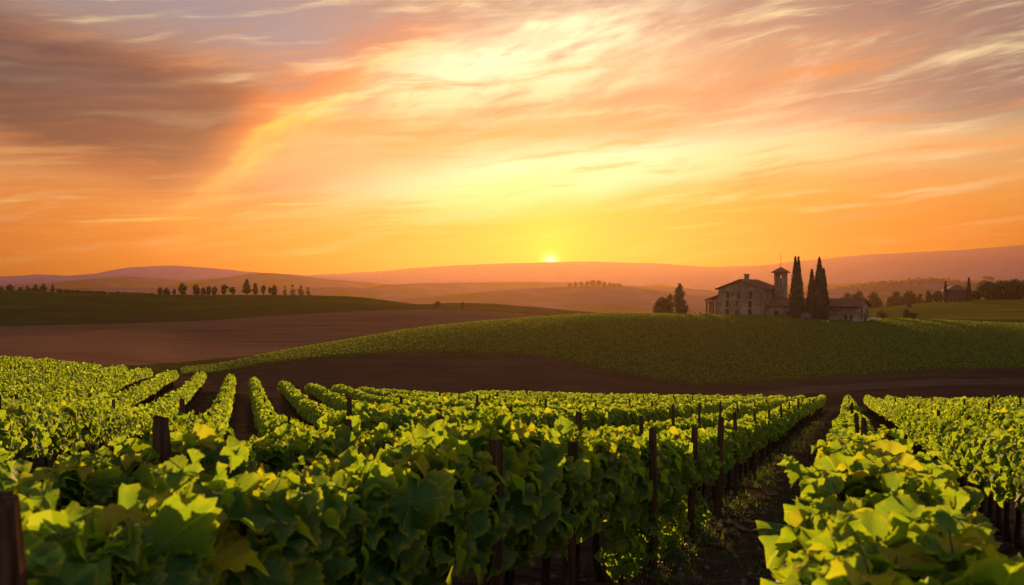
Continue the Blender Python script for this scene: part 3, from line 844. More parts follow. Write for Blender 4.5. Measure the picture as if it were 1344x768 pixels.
used = set()
def add_vine(s, k):
    d, ri, i, x, y, u = s; r = ROWS[ri]
    kind = 'near' if d < 11.5 else 'mid'
    rng = random.Random(ri * 1000 + i)
    fol, tr, ca = VAR[kind][rng.randrange(len(VAR[kind]))]
    z = land1(x, y)
    flip = rng.random() < 0.5
    root = empty('grapevine', (x, y, z), -math.atan(r['sl']) + (math.pi if flip else 0))
    sc = 1.0 + rng.uniform(-0.05, 0.06)
    wid = rng.uniform(0.92, 1.1) * (1.30 if ri == 3 else 0.9 if ri == 4 else 1.0)
    sc *= {0: 0.94, 1: 0.86, 3: 0.88}.get(ri, 1.0)
    if r['sl'] < 0: sc *= 0.82; wid *= 0.86
    root.scale = (sc * wid, 1.0, sc)
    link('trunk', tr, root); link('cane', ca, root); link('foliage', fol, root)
    if d < 9.5 and ri in (0, 1, 3):
        for _ in range(2 if d < 7 else 1): link('shoot', SHOOTS[rng.randrange(6)], root)
    posts = [p for p in r['posts'] if p < r['y1']]
    n = sum(1 for p in posts if p < y)
    where = 'before the first post' if n == 0 else 'past the %s post' % ordinal(n); cnt = n
    key = (ri, cnt); VCOUNT[key] = VCOUNT.get(key, 0) + 1
    lab = '%s grapevine %s in %s' % (ordinal(VCOUNT[key]), where, r['name'])
    tag(root, lab, 'grapevine', 'grapevines trained along the rows')


VCOUNT = {}
for k, s in enumerate(sorted(near, key=lambda s: (s[1], s[4]))): add_vine(s, k)

# every other vine, farther off than one could count: one object
vs, ts, qs, at = [], [], [], []; off = 0; tv, tf, to = [], [], 0
rng = np.random.default_rng(77)
for s in rest:
    d, ri, i, x, y, u = s; r = ROWS[ri]
    big = 0.150 + 0.0008 * d
    n = int(np.clip(250 - d * 1.6, 105, 230))
    P, N, D, S, R, _ = canopy(rng, n, big, shoots=5 if d < 60 else 3, tip_len=0.15, half=0.265)
    a = -math.atan(r['sl']); c, sn = math.cos(a), math.sin(a)
    rot = np.array([[c, -sn, 0], [sn, c, 0], [0, 0, 1]]).T
    sc = rng.uniform(0.93, 1.07) * (0.84 if r['sl'] < 0 else 1.0); P = P * np.array([1, 1, sc])
    P = P @ rot + np.array([x, y, land1(x, y)]); N = N @ rot; D = D @ rot
    v, t, q, at_ = place_leaves(LD, P, N, D, S, R, rng)
    vs.append(v); ts.append(t + off); at.append(at_); off += len(v)
    mb, head = trunk_mb(rng, False)
    w = np.array(mb.v) @ rot + np.array([x, y, land1(x, y)])
    tv.append(w); tf += [tuple(j + to for j in f) for f in mb.f if len(f) == 4]; to += len(w)
V = np.concatenate(vs + tv); TQ = np.array(tf, int) + off
A = np.concatenate(at + [np.zeros((to, 4))]); Tt = np.concatenate(ts)
me = mesh_np('distant_vines', V, [Tt, TQ], [M['vine_leaf'], M['bark']], A, np.concatenate([np.zeros(len(Tt), int), np.ones(len(TQ), int)]), True)
tag(link('distant_grapevines', me), kind='stuff')
print('vines', len(near), len(rest), 'faces', len(Tt))


# ------------------------------------------------------------------ posts of the trellis
def post_mesh(seed, rad=0.050, h=1.80):
    r0 = random.Random(seed); mb = MB(); n = 10; k = 9
    for i in range(k):
        q = i / (k - 1)
        for j in range(n):
            a = 2 * math.pi * j / n
            rr = rad * (1.06 - 0.10 * q) * (1 + 0.10 * math.sin(a * 2 + seed) + r0.uniform(-0.05, 0.05))
            if i == k - 1: rr *= 0.86
            z = -0.25 + q * (h + 0.25)
            if i >= k - 2: z += r0.uniform(-0.008, 0.008) + (0.014 * math.cos(a + seed))
            mb.v.append((rr * math.cos(a), rr * math.sin(a), z))
    for i in range(k - 1):
        for j in range(n): mb.f.append((i * n + j, i * n + (j + 1) % n, (i + 1) * n + (j + 1) % n, (i + 1) * n + j)); mb.mi.append(0)
    mb.f.append(tuple((k - 1) * n + j for j in range(n))); mb.mi.append(0)
    return mb.mesh('vineyard_post', M['post_wood'], False)


POSTS = [post_mesh(i) for i in range(5)]
SPECIAL = {  # row index, post index -> top height in picture units, look
    (0, 0): (652, 'thick blurred dark post close by, first of %s'),
    (0, 1): (577, 'dark post standing clear of the leaves, second of %s'),
    (0, 2): (580, 'tall dark post amid leaves, third of %s'),
    (1, 0): (546, 'dark post just above the leaves, first of %s'),
    (1, 1): (550, 'dark post behind bright leaves, second of %s'),
    (1, 2): (546, 'dark post behind bright leaves, third of %s'),
    (2, 0): (515, 'small dark post, first of %s'),
    (2, 1): (526, 'small dark post, second of %s'),
    (3, 0): (606, 'reddish post end buried in broad leaves, first of %s'),
}
for ri, r in enumerate(ROWS):
    k = 0
    for pi, y in enumerate(r['posts']):
        if y < r['y0'] - 0.3 or y > r['y1']: continue
        x = r['fx'](y) + ((0.31 if ri == 0 else 0.26) * 1.0645 if ri < 2 else 0.0); u = CX + F * x / y
        if not -20 < u < 1364: continue
        if r['gap'] and r['gap'][0] < u < r['gap'][1]: continue
        if ri > 3 and y > 78 and ri % 3: continue
        k += 1; z = land1(x, y)
        rr = random.Random(ri * 97 + pi)
        h = 1.74 + rr.uniform(-0.10, 0.16); lab = 'dark post, %s in %s'
        lab = lab % (ordinal(k), r['name'])
        if len(lab.split()) > 16: lab = lab.replace('dark post', 'post')
        if r['sl'] < 0: h *= 0.88
        if (ri, pi) in SPECIAL:
            v, l2 = SPECIAL[(ri, pi)]; h = (CY - v) / F * y - z; lab = l2 % r['name'].replace('the first', 'first').replace('the second', 'second').replace('the third', 'third')
        o = link('vineyard_post', POSTS[rr.randrange(5)])
        wid = {(0, 0): 1.45, (0, 1): 1.05}.get((ri, pi), rr.uniform(0.75, 1.0) * (1.2 if ri < 2 and pi < 6 else 1.0))
        o.location = (x + (rr.uniform(-.04, .04) if pi else 0.0), y, z); o.scale = (wid, wid, h / 1.80)
        o.rotation_euler = (rr.uniform(-.035, .035), rr.uniform(-.035, .035), rr.uniform(0, 6))
        tag(o, lab, 'post', 'wooden posts along the vine rows')

# ------------------------------------------------------------------ stones and weeds of the lane
rng = np.random.default_rng(9)
mb_v, mb_f = [], []
ico = np.array([(0, 0, 1), (.89, 0, .45), (.28, .85, .45), (-.72, .53, .45), (-.72, -.53, .45), (.28, -.85, .45), (.72, .53, -.45), (-.28, .85, -.45), (-.89, 0, -.45), (-.28, -.85, -.45), (.72, -.53, -.45), (0, 0, -1)])
icf = np.array([(0, 1, 2), (0, 2, 3), (0, 3, 4), (0, 4, 5), (0, 5, 1), (1, 6, 2), (2, 7, 3), (3, 8, 4), (4, 9, 5), (5, 10, 1), (6, 7, 2), (7, 8, 3), (8, 9, 4), (9, 10, 5), (10, 6, 1), (11, 7, 6), (11, 8, 7), (11, 9, 8), (11, 10, 9), (11, 6, 10)])
n = 7000
yy = 4.0 + rng.random(n) ** 1.6 * 40; lat = rng.uniform(-3.2, 2.6, n); xx = SLOPE_R * yy + lat * 1.0645
zz = land(xx, yy) + fbm(xx * 1.7, yy * 1.7, 4, 3) * 0.16 - 0.02
sz = 0.008 + rng.random(n) ** 3 * 0.045
v = ico[None] * (sz[:, None, None] * rng.uniform(0.6, 1.3, (n, 12, 1)) * np.array([1, 1, 0.6])) + np.stack([xx, yy, zz], 1)[:, None]
f = icf[None] + (np.arange(n) * 12)[:, None, None]
stone_m = two_tone('stones', (0.05, 0.036, 0.028, 1), (0.12, 0.09, 0.07, 1), 9.0, 0.9, 0.4, 0.01)
tag(link('gravel', mesh_np('gravel', v.reshape(-1, 3), [f.reshape(-1, 3)], stone_m)), kind='stuff')

n = 6500
yy = 4.0 + rng.random(n) ** 1.5 * 50; lat = np.where(rng.random(n) < 0.7, rng.normal(-2.3, 0.3, n), rng.normal(-0.5, 0.35, n)); xx = SLOPE_R * yy + lat * 1.0645
k = fbm(xx * 0.9, yy * 0.9, 3, 21) > -0.05
xx, yy = xx[k], yy[k]; n = len(xx)
P = np.stack([xx, yy, land(xx, yy) + rng.random(n) * 0.07], 1)
v, t, q, a = place_leaves(LD, P, np.array([0, 0, 1.0]) + nz(rng, n, 0.5), nz(rng, n, 1.0), rng.uniform(0.03, 0.09, n), rng.random(n) * 0.8, rng)
tag(link('weeds', mesh_np('weeds', v, [t], M['tree_leaf'], a)), kind='stuff')

# thin grass of the lane
BLADE = [(np.array([(-.05, 0, 0), (.05, 0, 0), (.03, .55, .06), (-.03, .55, .06), (0, 1, .22)]), np.array([(3, 2, 4)]), np.array([(0, 1, 2, 3)]), np.array([(0, .3, 0, 1)] * 5, float))]
n = 16000
yy = 4.0 + rng.random(n) ** 1.4 * 60; lat = np.where(rng.random(n) < 0.55, rng.normal(-2.2, 0.28, n), rng.normal(-0.75, 0.42, n)); xx = SLOPE_R * yy + lat * 1.0645
k = fbm(xx * 1.1, yy * 1.1, 3, 33) > -0.02
xx, yy = xx[k], yy[k]; n = len(xx)
P = np.stack([xx, yy, land(xx, yy) + fbm(xx * 1.7, yy * 1.7, 4, 3) * 0.16 - 0.03], 1)
v, t, q, a = place_leaves(BLADE, P, nz(rng, n, 1.0) * np.array([1, 1, 0.25]), np.array([0, 0, 1.0]) + nz(rng, n, 0.35), rng.uniform(0.07, 0.20, n), rng.random(n) * 0.7, rng)
tag(link('grass', mesh_np('grass', v, [t, q], M['crop_leaf'], a)), kind='stuff')

# young leafy suckers at the feet of the front row
def sucker(x, y, h, label, seed):
    rng = np.random.default_rng(seed); n = int(260 * h)
    t = rng.random(n); a = rng.uniform(0, 6.283, n); w = 0.26 * np.sin(math.pi * (0.12 + 0.8 * t)) * np.sqrt(rng.random(n))
    P = np.stack([np.cos(a) * w, np.sin(a) * w * 1.2, 0.05 + t * h], 1)
    N = np.stack([np.cos(a), np.sin(a), np.full(n, 0.6)], 1) + nz(rng, n, 0.4)
    D = np.stack([np.cos(a), np.sin(a), np.full(n, -0.5)], 1) + nz(rng, n, 0.3)
    v, tr, q, at = place_leaves(MD, P, N, D, rng.uniform(0.06, 0.12, n), rng.random(n) * 0.85, rng)
    root = empty('young_shrub', (x, y, land1(x, y)))
    link('foliage', mesh_np('foliage', v, [tr, q], M['vine_leaf'], at, smooth=True), root)
    mb = MB()
    for j in range(4):
        b = rng.normal(0, 0.09, 2); mb.tube([(0, 0, -0.05), (b[0] * .5, b[1] * .5, h * .45), (b[0], b[1], h * .9)], [0.010, 0.007, 0.004], 5)
    mb.build('stem', M['cane'], root, True)
    tag(root, label, 'shrub', 'leafy suckers growing under the front row')


fL1 = row_x_right(-2.28)
for j, (y, h) in enumerate([(9.9, 0.55), (11.0, 0.8), (12.6, 0.75), (14.6, 0.6)]):
    sucker(fL1(y), y, h, 'small-leaved green sucker bush, %s along the foot of the row left of the lane' % ordinal(j + 1), 40 + j)


# ------------------------------------------------------------------ low crop on the green field
rng = np.random.default_rng(31)
n = 280000
uu = rng.uniform(150, 1850, n); q = rng.random(n) ** 0.8
a, b = node_y(7, uu), node_y(8, uu)
yy = a + (b - a) * (0.01 + q * 1.07); xx = ux(uu, yy)
row = 1.7; lat = (xx - 0.22 * yy); xx = lat + 0.22 * yy
k = ((b - a) > 12) & ~((uu > 1078 + 14 * rng.random(n)) & (uu < 1166 - 26 * rng.random(n)) & (yy > 231 + 5 * rng.random(n)))
xx, yy = xx[k], yy[k]; n = len(xx)
P = np.stack([xx, yy, land(xx, yy) + 0.05 + rng.random(n) ** 1.5 * 0.38], 1)
v, t, q, a = place_leaves(LD, P, np.array([0, -0.1, 0.9]) + nz(rng, n, 0.6), nz(rng, n, 1.0), rng.uniform(0.13, 0.34, n), 0.25 + 0.6 * rng.random(n), rng)
tag(link('crop_foliage', mesh_np('crop_foliage', v, [t], M['crop_leaf'], a, smooth=True)), kind='stuff')


# ------------------------------------------------------------------ trees
def crown(rng, lobes, n, size, mat, up=0.0, name='crown'):
    """leaf clumps through the volume of several lobes: (centre, radii)"""
    vol = np.array([r[0] * r[1] * r[2] for c, r in lobes]) ** 0.67; pick = rng.choice(len(lobes), n, p=vol / vol.sum())
    d = rng.normal(0, 1, (n, 3)); d /= np.linalg.norm(d, axis=1, keepdims=True)
    rad = (1 - 0.75 * rng.random(n) ** 2.0)
    C = np.array([l[0] for l in lobes])[pick]; Rr = np.array([l[1] for l in lobes])[pick]
    P = C + d * Rr * rad[:, None] * (1 + rng.normal(0, 0.07, (n, 1)))
    N = d + nz(rng, n, 0.55); D = nz(rng, n, 1.0) + np.array([0, 0, up])
    v, t, q, a = place_leaves(LD, P, N, D, size * rng.uniform(0.6, 1.3, n), rng.random(n), rng)
    return mesh_np(name, v, [t], mat, a)


def broad_tree(h, w, seed, n=900, size=0.5, trunk=0.07, spread=1.0):
    rng = np.random.default_rng(seed); lobes = []
    hb = h * trunk
    for i in range(9):
        z = hb + (h - hb) * rng.uniform(0.10, 0.85); q = (z - hb) / (h - hb)
        rr = w * 0.5 * (0.55 + 0.4 * math.sin(math.pi * min(1, q * 0.9 + 0.1))) * rng.uniform(0.45, 0.75)
        a = rng.uniform(0, 6.28); off = w * 0.30 * math.sin(math.pi * (0.15 + 0.75 * q)) * spread
        lobes.append(((math.cos(a) * off, math.sin(a) * off, min(z, h - rr * 0.8)), (rr, rr, rr * 0.8)))
    lobes.append(((0, 0, hb + (h - hb) * 0.5), (w * 0.33, w * 0.33, (h - hb) * 0.42)))
    lobes.append(((0, 0, h - w * 0.16), (w * 0.18, w * 0.18, w * 0.17)))
    return lobes, hb


def trunk_mesh(rng, h, r, lobes):
    mb = MB(); top = h * 0.6
    mb.tube([(0, 0, -0.5), (rng.normal(0, r * .3), 0, top * .4), (rng.normal(0, r * .6), rng.normal(0, r * .4), top)], [r * 1.25, r * 0.9, r * 0.45], 7)
    for c, rr in lobes[:6]:
        b = Vector((0, 0, h * rng.uniform(0.22, 0.42))); e = Vector(c)
        mb.tube([b, (b + e) / 2 + Vector((0, 0, -0.05 * h)), e], [r * 0.45, r * 0.3, r * 0.12], 5)
    return mb.mesh('trunk', M['bark'], True)


def conic_lobes(h, w, rng, base=0.12):
    L = []
    for i in range(14):
        q = (i + 0.5) / 14; z = h * (base + (1 - base) * q)
        rr = w * 0.5 * (1 - q) ** 0.55 * (0.62 + 0.38 * min(1, q * 6)) * rng.uniform(0.75, 1.1) + 0.02 * h
        a = rng.uniform(0, 6.28); o = rr * 0.3
        L.append(((math.cos(a) * o, math.sin(a) * o, z), (rr, rr, h * 0.07)))
    return L


PROTO = {}
def tree(name, u, vtop, Y, wpx, kind, label, cat, group=None, z=None, seed=0, n=None, mat=None, share=True):
    """a tree that stands at bearing u, distance Y; its top reaches vtop"""
    x = ux(u, Y); z0 = land1(x, Y) if z is None else z
    h = max((CY - vtop) / F * Y - z0, 0.8); w = wpx / F * Y
    rng = np.random.default_rng(seed * 13 + 7)
    root = empty(name, (x, Y, z0), seed * 1.7)
    leaf = max(0.30, Y / F * 1.5)
    if kind == 'broad':
        lobes, hb = broad_tree(h, w, seed, spread=1.0)
        cr = crown(rng, lobes, n or int(np.clip(90 * (w * h) / leaf ** 2 / 9, 350, 3500)), leaf, mat or M['tree_leaf'])
        tr = trunk_mesh(rng, h, max(0.05 * w, 0.14), lobes)
    elif kind == 'dense':
        lobes = []
        for i in range(16):
            zc = h * rng.uniform(0.14, 0.80); rr = w * rng.uniform(0.17, 0.27); en = w * 0.5 * math.sqrt(max(0.08, 1 - ((zc / h - 0.38) / 0.62) ** 2)) - rr * 0.8
            a_ = rng.uniform(0, 6.28); lobes.append(((math.cos(a_) * en, math.sin(a_) * en, zc), (rr, rr, rr * 0.9)))
        lobes.append(((0, 0, h * 0.45), (w * 0.36, w * 0.36, h * 0.44))); lobes.append(((0, 0, h * 0.86), (w * 0.2, w * 0.2, h * 0.13)))
        cr = crown(rng, lobes, int(np.clip(150 * (w * h) / leaf ** 2 / 9, 600, 4500)), leaf, mat or M['tree_leaf'])
        tr = trunk_mesh(rng, h, max(0.04 * w, 0.2), lobes)
    elif kind == 'conic':
        lobes = conic_lobes(h, w, rng)
        cr = crown(rng, lobes, n or int(np.clip(80 * (w * h) / leaf ** 2 / 9, 350, 3000)), leaf, mat or M['tree_leaf'])
        tr = trunk_mesh(rng, h, max(0.04 * w, 0.14), lobes[:3])
    elif kind == 'bush':
        lobes = [((rng.normal(0, w * .16), rng.normal(0, w * .12), h * rng.uniform(.3, .62)), (w * .34, w * .34, h * .38)) for i in range(5)]
        cr = crown(rng, lobes, n or 500, leaf * 0.85, mat or M['tree_leaf'])
        mb = MB()
        for i in range(4): mb.tube([(0, 0, -0.3), (rng.normal(0, w * .1), rng.normal(0, w * .1), h * .35), (rng.normal(0, w * .2), rng.normal(0, w * .2), h * .7)], [0.07, 0.05, 0.02], 5)
        link('stem', mb.mesh('stem', M['bark']), root); link('foliage', cr, root)
        return tag(root, label, cat, group)
    elif kind == 'umbrella':
        lobes = [((rng.normal(0, w * .22), rng.normal(0, w * .22), h * rng.uniform(.76, .88)), (w * .30, w * .30, h * .12)) for i in range(7)]
        cr = crown(rng, lobes, n or 500, leaf, mat or M['tree_leaf'])
        tr = trunk_mesh(rng, h * 1.25, w * 0.03 + .15, lobes)
    link('trunk', tr, root); link('crown', cr, root)
    return tag(root, label, cat, group)


def cypress(u, Y, tips, vbase, label, seed, name='cypress_tree', n=5200, group=None, leaf=0.34):
    """one cypress: tips = (offset in picture units, vtop, width, v where it starts)"""
    x = ux(u, Y); z0 = land1(x, Y); k = Y / F
    rng = np.random.default_rng(seed); root = empty(name, (x, Y, z0))
    Ps, Ns, Ds = [], [], []
    tot = sum(w * (vbase - v) for o, v, w in tips)
    for o, v, w in tips:
        h = (CY - v) * k - z0; R = w * 0.5 * k; m = int(n * w * (vbase - v) / tot)
        q = rng.random(m) ** 0.95
        prof = np.minimum(1.0, (1 - q) ** 0.85 * 1.42) * np.minimum(1, 0.62 + q * 3.2)
        a = rng.uniform(0, 6.283, m)
        flame = 1 + 0.10 * np.sin(a * 3 + q * 15 + seed) + 0.07 * np.sin(a * 5 - q * 29)
        r = R * prof * flame * (1 - 0.5 * rng.random(m) ** 2.2) + rng.normal(0, 0.05, m)
        Ps.append(np.stack([o * k + np.cos(a) * r, np.sin(a) * r, 0.25 + q * (h - 0.35)], 1))
        Ns.append(np.stack([np.cos(a), np.sin(a), np.full(m, 0.25)], 1) + nz(rng, m, 0.4)); Ds.append(np.array([0, 0, 1.0]) + nz(rng, m, 0.25))
    P = np.concatenate(Ps); N = np.concatenate(Ns); D = np.concatenate(Ds)
    v, t, q, a = place_leaves(LD, P, N, D, leaf * rng.uniform(0.7, 1.5, len(P)), rng.random(len(P)), rng)
    mb = MB(); mb.tube([(0, 0, -0.6), (0, 0, 2.0), (0, 0, ((CY - tips[0][1]) * k - z0) * 0.75)], [0.32, 0.24, 0.08], 8)
    mb.build('trunk', M['bark'], root, True); link('crown', mesh_np('crown', v, [t], M['cypress_leaf'], a), root)
    return tag(root, label, 'cypress', group)


# trees on the crest of the hill across the valley, left of the middle
LEFT = [(210, 377, 6, 'dense', 'small round tree, first from the left of the row on the grassy crest'),
        (219, 377.5, 9, 'dense', 'low round tree, second from the left of the row on the grassy crest'),
        (229, 379.5, 5, 'broad', 'tiny tree just left of the dark oval tree on the grassy crest'),
        (239, 371.5, 12, 'dense', 'dark dense oval tree standing alone on the grassy crest'),
        (258, 373, 10, 'dense', 'dark tree right of the lone oval tree on the grassy crest'),
        (267, 377, 8, 'broad', 'low tree in the middle of a clump on the grassy crest'),
        (274, 375.5, 8, 'dense', 'rounded tree in the middle of a clump on the grassy crest'),
        (282, 376, 8, 'dense', 'rounded tree at the right end of a clump on the grassy crest'),
        (295, 373.5, 10, 'broad', 'loose tree with a forked top on the grassy crest'),
        (305, 376.5, 8, 'broad', 'small tree right of the forked tree on the grassy crest'),
        (324, 367, 12, 'conic', 'tallest tree of the grassy crest, with a pointed crown'),
        (335, 371.5, 8, 'conic', 'narrow tree close right of the tallest tree on the grassy crest'),
        (346, 374, 6, 'broad', 'thin tree, second from the right on the grassy crest'),
        (354, 377, 4, 'broad', 'tiny thin tree between two larger ones at the right end of the crest row'),
        (360, 374, 8, 'dense', 'dark round tree, rightmost of the row on the grassy crest')]
for i, (u, v, w, k, lab) in enumerate(LEFT):
    tree('tree', u, v, 432 + (i * 7) % 9, w, k, lab, 'tree', 'trees along the grassy crest', seed=i + 1)
for i, (u, v, w) in enumerate([(374, 377.5, 6), (384, 376, 9), (395, 377, 10), (404, 379, 7)]):
    tree('tree', u, v - 2, 700, w, 'broad', 'hazy pale tree, %s from the left of four behind the crest' % ordinal(i + 1), 'tree', 'hazy trees behind the grassy crest', z=-16, seed=30 + i)
for i, (u, v, w) in enumerate([(2, 374, 12), (14, 371, 13), (27, 374, 10), (36, 373, 11), (47, 371, 11), (57, 370.5, 10), (69, 371, 6)]):
    tree('tree', u, v + 2, 500, w, 'dense', 'hazy dark tree in the tree line on the far left hilltop', 'tree', 'hazy trees on the far left hilltop', z=-3.5, seed=50 + i)
for i in range(15):
    u = 78 + i * 8.6
    tree('bush', u, 378.5 + i * 0.42 + (i % 3) * 0.5, 440, 10, 'bush', 'low dark bush in the ragged hedge line on the left crest', 'bush', 'bushes of the hedge line on the left crest', seed=70 + i, n=260)
tree('tree', 574, 395.5, 395, 9, 'broad', 'small tree with a side branch alone on the brown fold', 'tree', seed=91)
tree('tree', 607, 396.5, 440, 4, 'conic', 'thin sapling right of the lone small tree on the fold', 'tree', seed=92)

# wooded tops further off
us, x2, y2, z2 = R2
for i, (u, v, w) in enumerate([(748, 372.5, 5), (756, 371, 5), (763, 370.5, 6), (771, 370, 5), (778, 368.5, 8), (786, 368.5, 7), (793, 371, 6), (800, 372, 5), (806, 373, 5), (812, 373, 9)]):
    k = int(np.argmin(np.abs(us - u)))
    tree('tree', u, v - 0.7, float(y2[k]), w, 'broad', 'hazy orange-lit tree in the clump crowning the hill below the sun', 'tree', 'trees crowning the hill below the sun', z=float(z2[k]) - 0.5, seed=110 + i, n=300)

# beside the villa on the left
tree('tree', 870, 389, 290, 26, 'dense', 'low spreading dark tree left of the villa', 'tree', seed=131)
tree('tree', 892, 373.5, 292, 23, 'conic', 'tall pointed dark tree left of the villa', 'tree', seed=132)
tree('tree', 880, 386, 330, 14, 'broad', 'paler tree behind the two dark trees left of the villa', 'tree', seed=133)
# right of the villa, in the hollow
RIGHT = [(1112, 384, 600, 20, 'dense', 'hazy tree close behind the right end of the villa wing'),
         (1128, 381.5, 600, 20, 'dense', 'hazy broad tree behind the villa, left of the twin rounded tree'),
         (1147, 382, 605, 22, 'dense', 'hazy twin-topped rounded tree in the hollow'),
         (1176, 381, 610, 22, 'dense', 'hazy domed tree in the middle of the hollow, left half of a pair'),
         (1193, 380.5, 615, 20, 'dense', 'hazy domed tree in the middle of the hollow, right half of a pair'),
         (1208, 385.5, 630, 12, 'broad', 'pale small tree right of the domed pair'),
         (1218, 381.5, 500, 10, 'conic', 'dark straight-sided tree left of the farmhouse'),
         (1231, 381.5, 495, 13, 'dense', 'dark rounded tree touching the farmhouse on its left')]
for i, (u, v, Y, w, k, lab) in enumerate(RIGHT):
    tree('tree', u, v, Y, w * 1.15, k, lab, 'tree', 'trees in the hollow beyond the villa', seed=150 + i)
FR = [(1279, 381, 425, 13, 'small dark tree right of the farmhouse'),
      (1297, 369.5, 420, 26, 'big dark round tree, leftmost of the dense group by the farmhouse'),
      (1315, 367.5, 418, 26, 'big dark tree in the middle of the dense group by the farmhouse'),
      (1331, 365.5, 415, 22, 'tallest dark tree of the dense group by the farmhouse'),
      (1349, 365, 410, 22, 'dark tree cut by the edge of view, by the dense group')]
for i, (u, v, Y, w, lab) in enumerate(FR):
    tree('tree', u, v, Y, w * 1.25, 'dense', lab, 'tree', 'dense trees by the farmhouse', seed=170 + i)
us, x7, y7, z7 = R7
k = int(np.argmin(np.abs(us - 1297))); tree('pine_tree', 1297, 363, float(y7[k]), 13, 'umbrella', 'hazy umbrella-shaped pine on the ridge above the dense trees', 'pine tree', z=float(z7[k]) - 0.5, seed=181)
k = int(np.argmin(np.abs(us - 1245))); tree('tree', 1245, 365.5, float(y7[k]), 4, 'conic', 'thin hazy pointed tree on the ridge behind the farmhouse', 'tree', z=float(z7[k]) - 0.5, seed=182)
rng = np.random.default_rng(190); P = []
for u in np.arange(1100, 1500, 0.35):
    k = int(np.clip((u - us[0]) / 5, 0, len(us) - 1)); yy_ = y7[k] + rng.uniform(-110, 50)
    P.append((ux(u, y7[k]) + rng.normal(0, 3), yy_, np.interp(u, us, z7) - abs(yy_ - y7[k]) * 0.05 + rng.uniform(-0.5, 6.0) * (0.35 + vnoise(u * 0.08, 3.0, 4))))
P = np.array(P); v, t, q, a = place_leaves(LD, P, nz(rng, len(P), 1), nz(rng, len(P), 1), rng.uniform(3.5, 8.0, len(P)), rng.random(len(P)), rng)
tag(link('woodland', mesh_np('woodland', v, [t], M['tree_leaf'], a)), kind='stuff')

# cypresses
cypress(1045.5, 244, [(-1.5, 336.5, 15), (2.6, 336.5, 13)], 420, 'broad double-tipped cypress before the low wing, left of the other cypresses', 1)
cypress(1065.5, 243, [(0, 353, 13)], 420, 'shorter slim cypress in the middle, touching the tallest one', 2, n=3000)
cypress(1077, 242, [(-1.5, 337.5, 19), (4.2, 352, 13)], 421, 'tallest cypress, with a lower second tip on its right', 3, n=6000)
cypress(1241, 406, [(0, 369.5, 5)], 394, 'slim small cypress at the left corner of the farmhouse', 4, n=1000, leaf=0.5)
cypress(1271.5, 404, [(0, 364.5, 6)], 394, 'slim tall cypress at the right corner of the farmhouse', 5, n=1200, leaf=0.5)
tree('bush', 1056.5, 409.5, 238, 12, 'bush', 'pale grey-green round bush between the cypresses', 'bush', seed=201, mat=M['pale_leaf'])
tree('bush', 1158, 406.5, 262, 19, 'bush', 'low green bush in the lit meadow beside the pale slabs', 'bush', seed=202)
tree('bush', 1187, 403.5, 268, 14, 'bush', 'rounded brownish bush in the lit meadow', 'bush', seed=203)
tree('bush', 1200, 409.5, 266, 12, 'bush', 'small low bush right of the rounded brownish bush', 'bush', seed=204)
tree('bush', 1193.5, 395, 372, 7, 'bush', 'tiny dark bush at the meadow edge before the domed trees', 'bush', seed=205, n=200)

# ------------------------------------------------------------------ the villa
PHI = math.radians(38.0)
VY = 262.0
V0 = Vector((ux(943.0, VY), VY, 0)); V0.z = -7.35
villa = empty('villa', V0, -PHI)
tag(villa, 'old stone villa with gabled block, square belfry tower and long low wing', 'villa')
W, DP, HE, RISE = 13.2, 12.0, 8.4, 2.35


def prism(mb, x0, x1, y0, y1, z0, ze, zr):
    """a block whose gable faces the front (ridge along y)"""
    xm = (x0 + x1) / 2
    v = [(x0, y0, z0), (x1, y0, z0), (x1, y0, ze), (xm, y0, zr), (x0, y0, ze), (x0, y1, z0), (x1, y1, z0), (x1, y1, ze), (xm, y1, zr), (x0, y1, ze)]
    mb.add(v, [(0, 1, 2, 3, 4), (9, 8, 7, 6, 5), (1, 6, 7, 2), (5, 0, 4, 9), (2, 7, 8, 3), (4, 3, 8, 9)])


def roof_slab(mb, a, b, c, d, th=0.22):
    """thick sloping slab over the corners a b c d, with tile courses"""
    a, b, c, d = map(Vector, (a, b, c, d)); n = (b - a).cross(d - a).normalized()
    if n.z < 0: n = -n
    lo = [p for p in (a, b, c, d)]; hi = [p + n * th for p in lo]
    mb.add([tuple(p) for p in lo + hi], [(3, 2, 1, 0), (4, 5, 6, 7), (0, 1, 5, 4), (1, 2, 6, 5), (2, 3, 7, 6), (3, 0, 4, 7)])
    L = (b - a).length; m = max(2, int(L / 0.45))          # rounded tiles: ribs from eave to ridge
    for i in range(m + 1):
        q = i / m; p0 = a.lerp(b, q) + n * th; p1 = d.lerp(c, q) + n * th
        s = (b - a).normalized() * 0.10
        mb.add([tuple(p0 - s), tuple(p0 + s), tuple(p1 + s), tuple(p1 - s), tuple(p0 + n * .09), tuple(p1 + n * .09)], [(0, 4, 5, 3), (4, 1, 2, 5), (0, 1, 4), (3, 5, 2)])


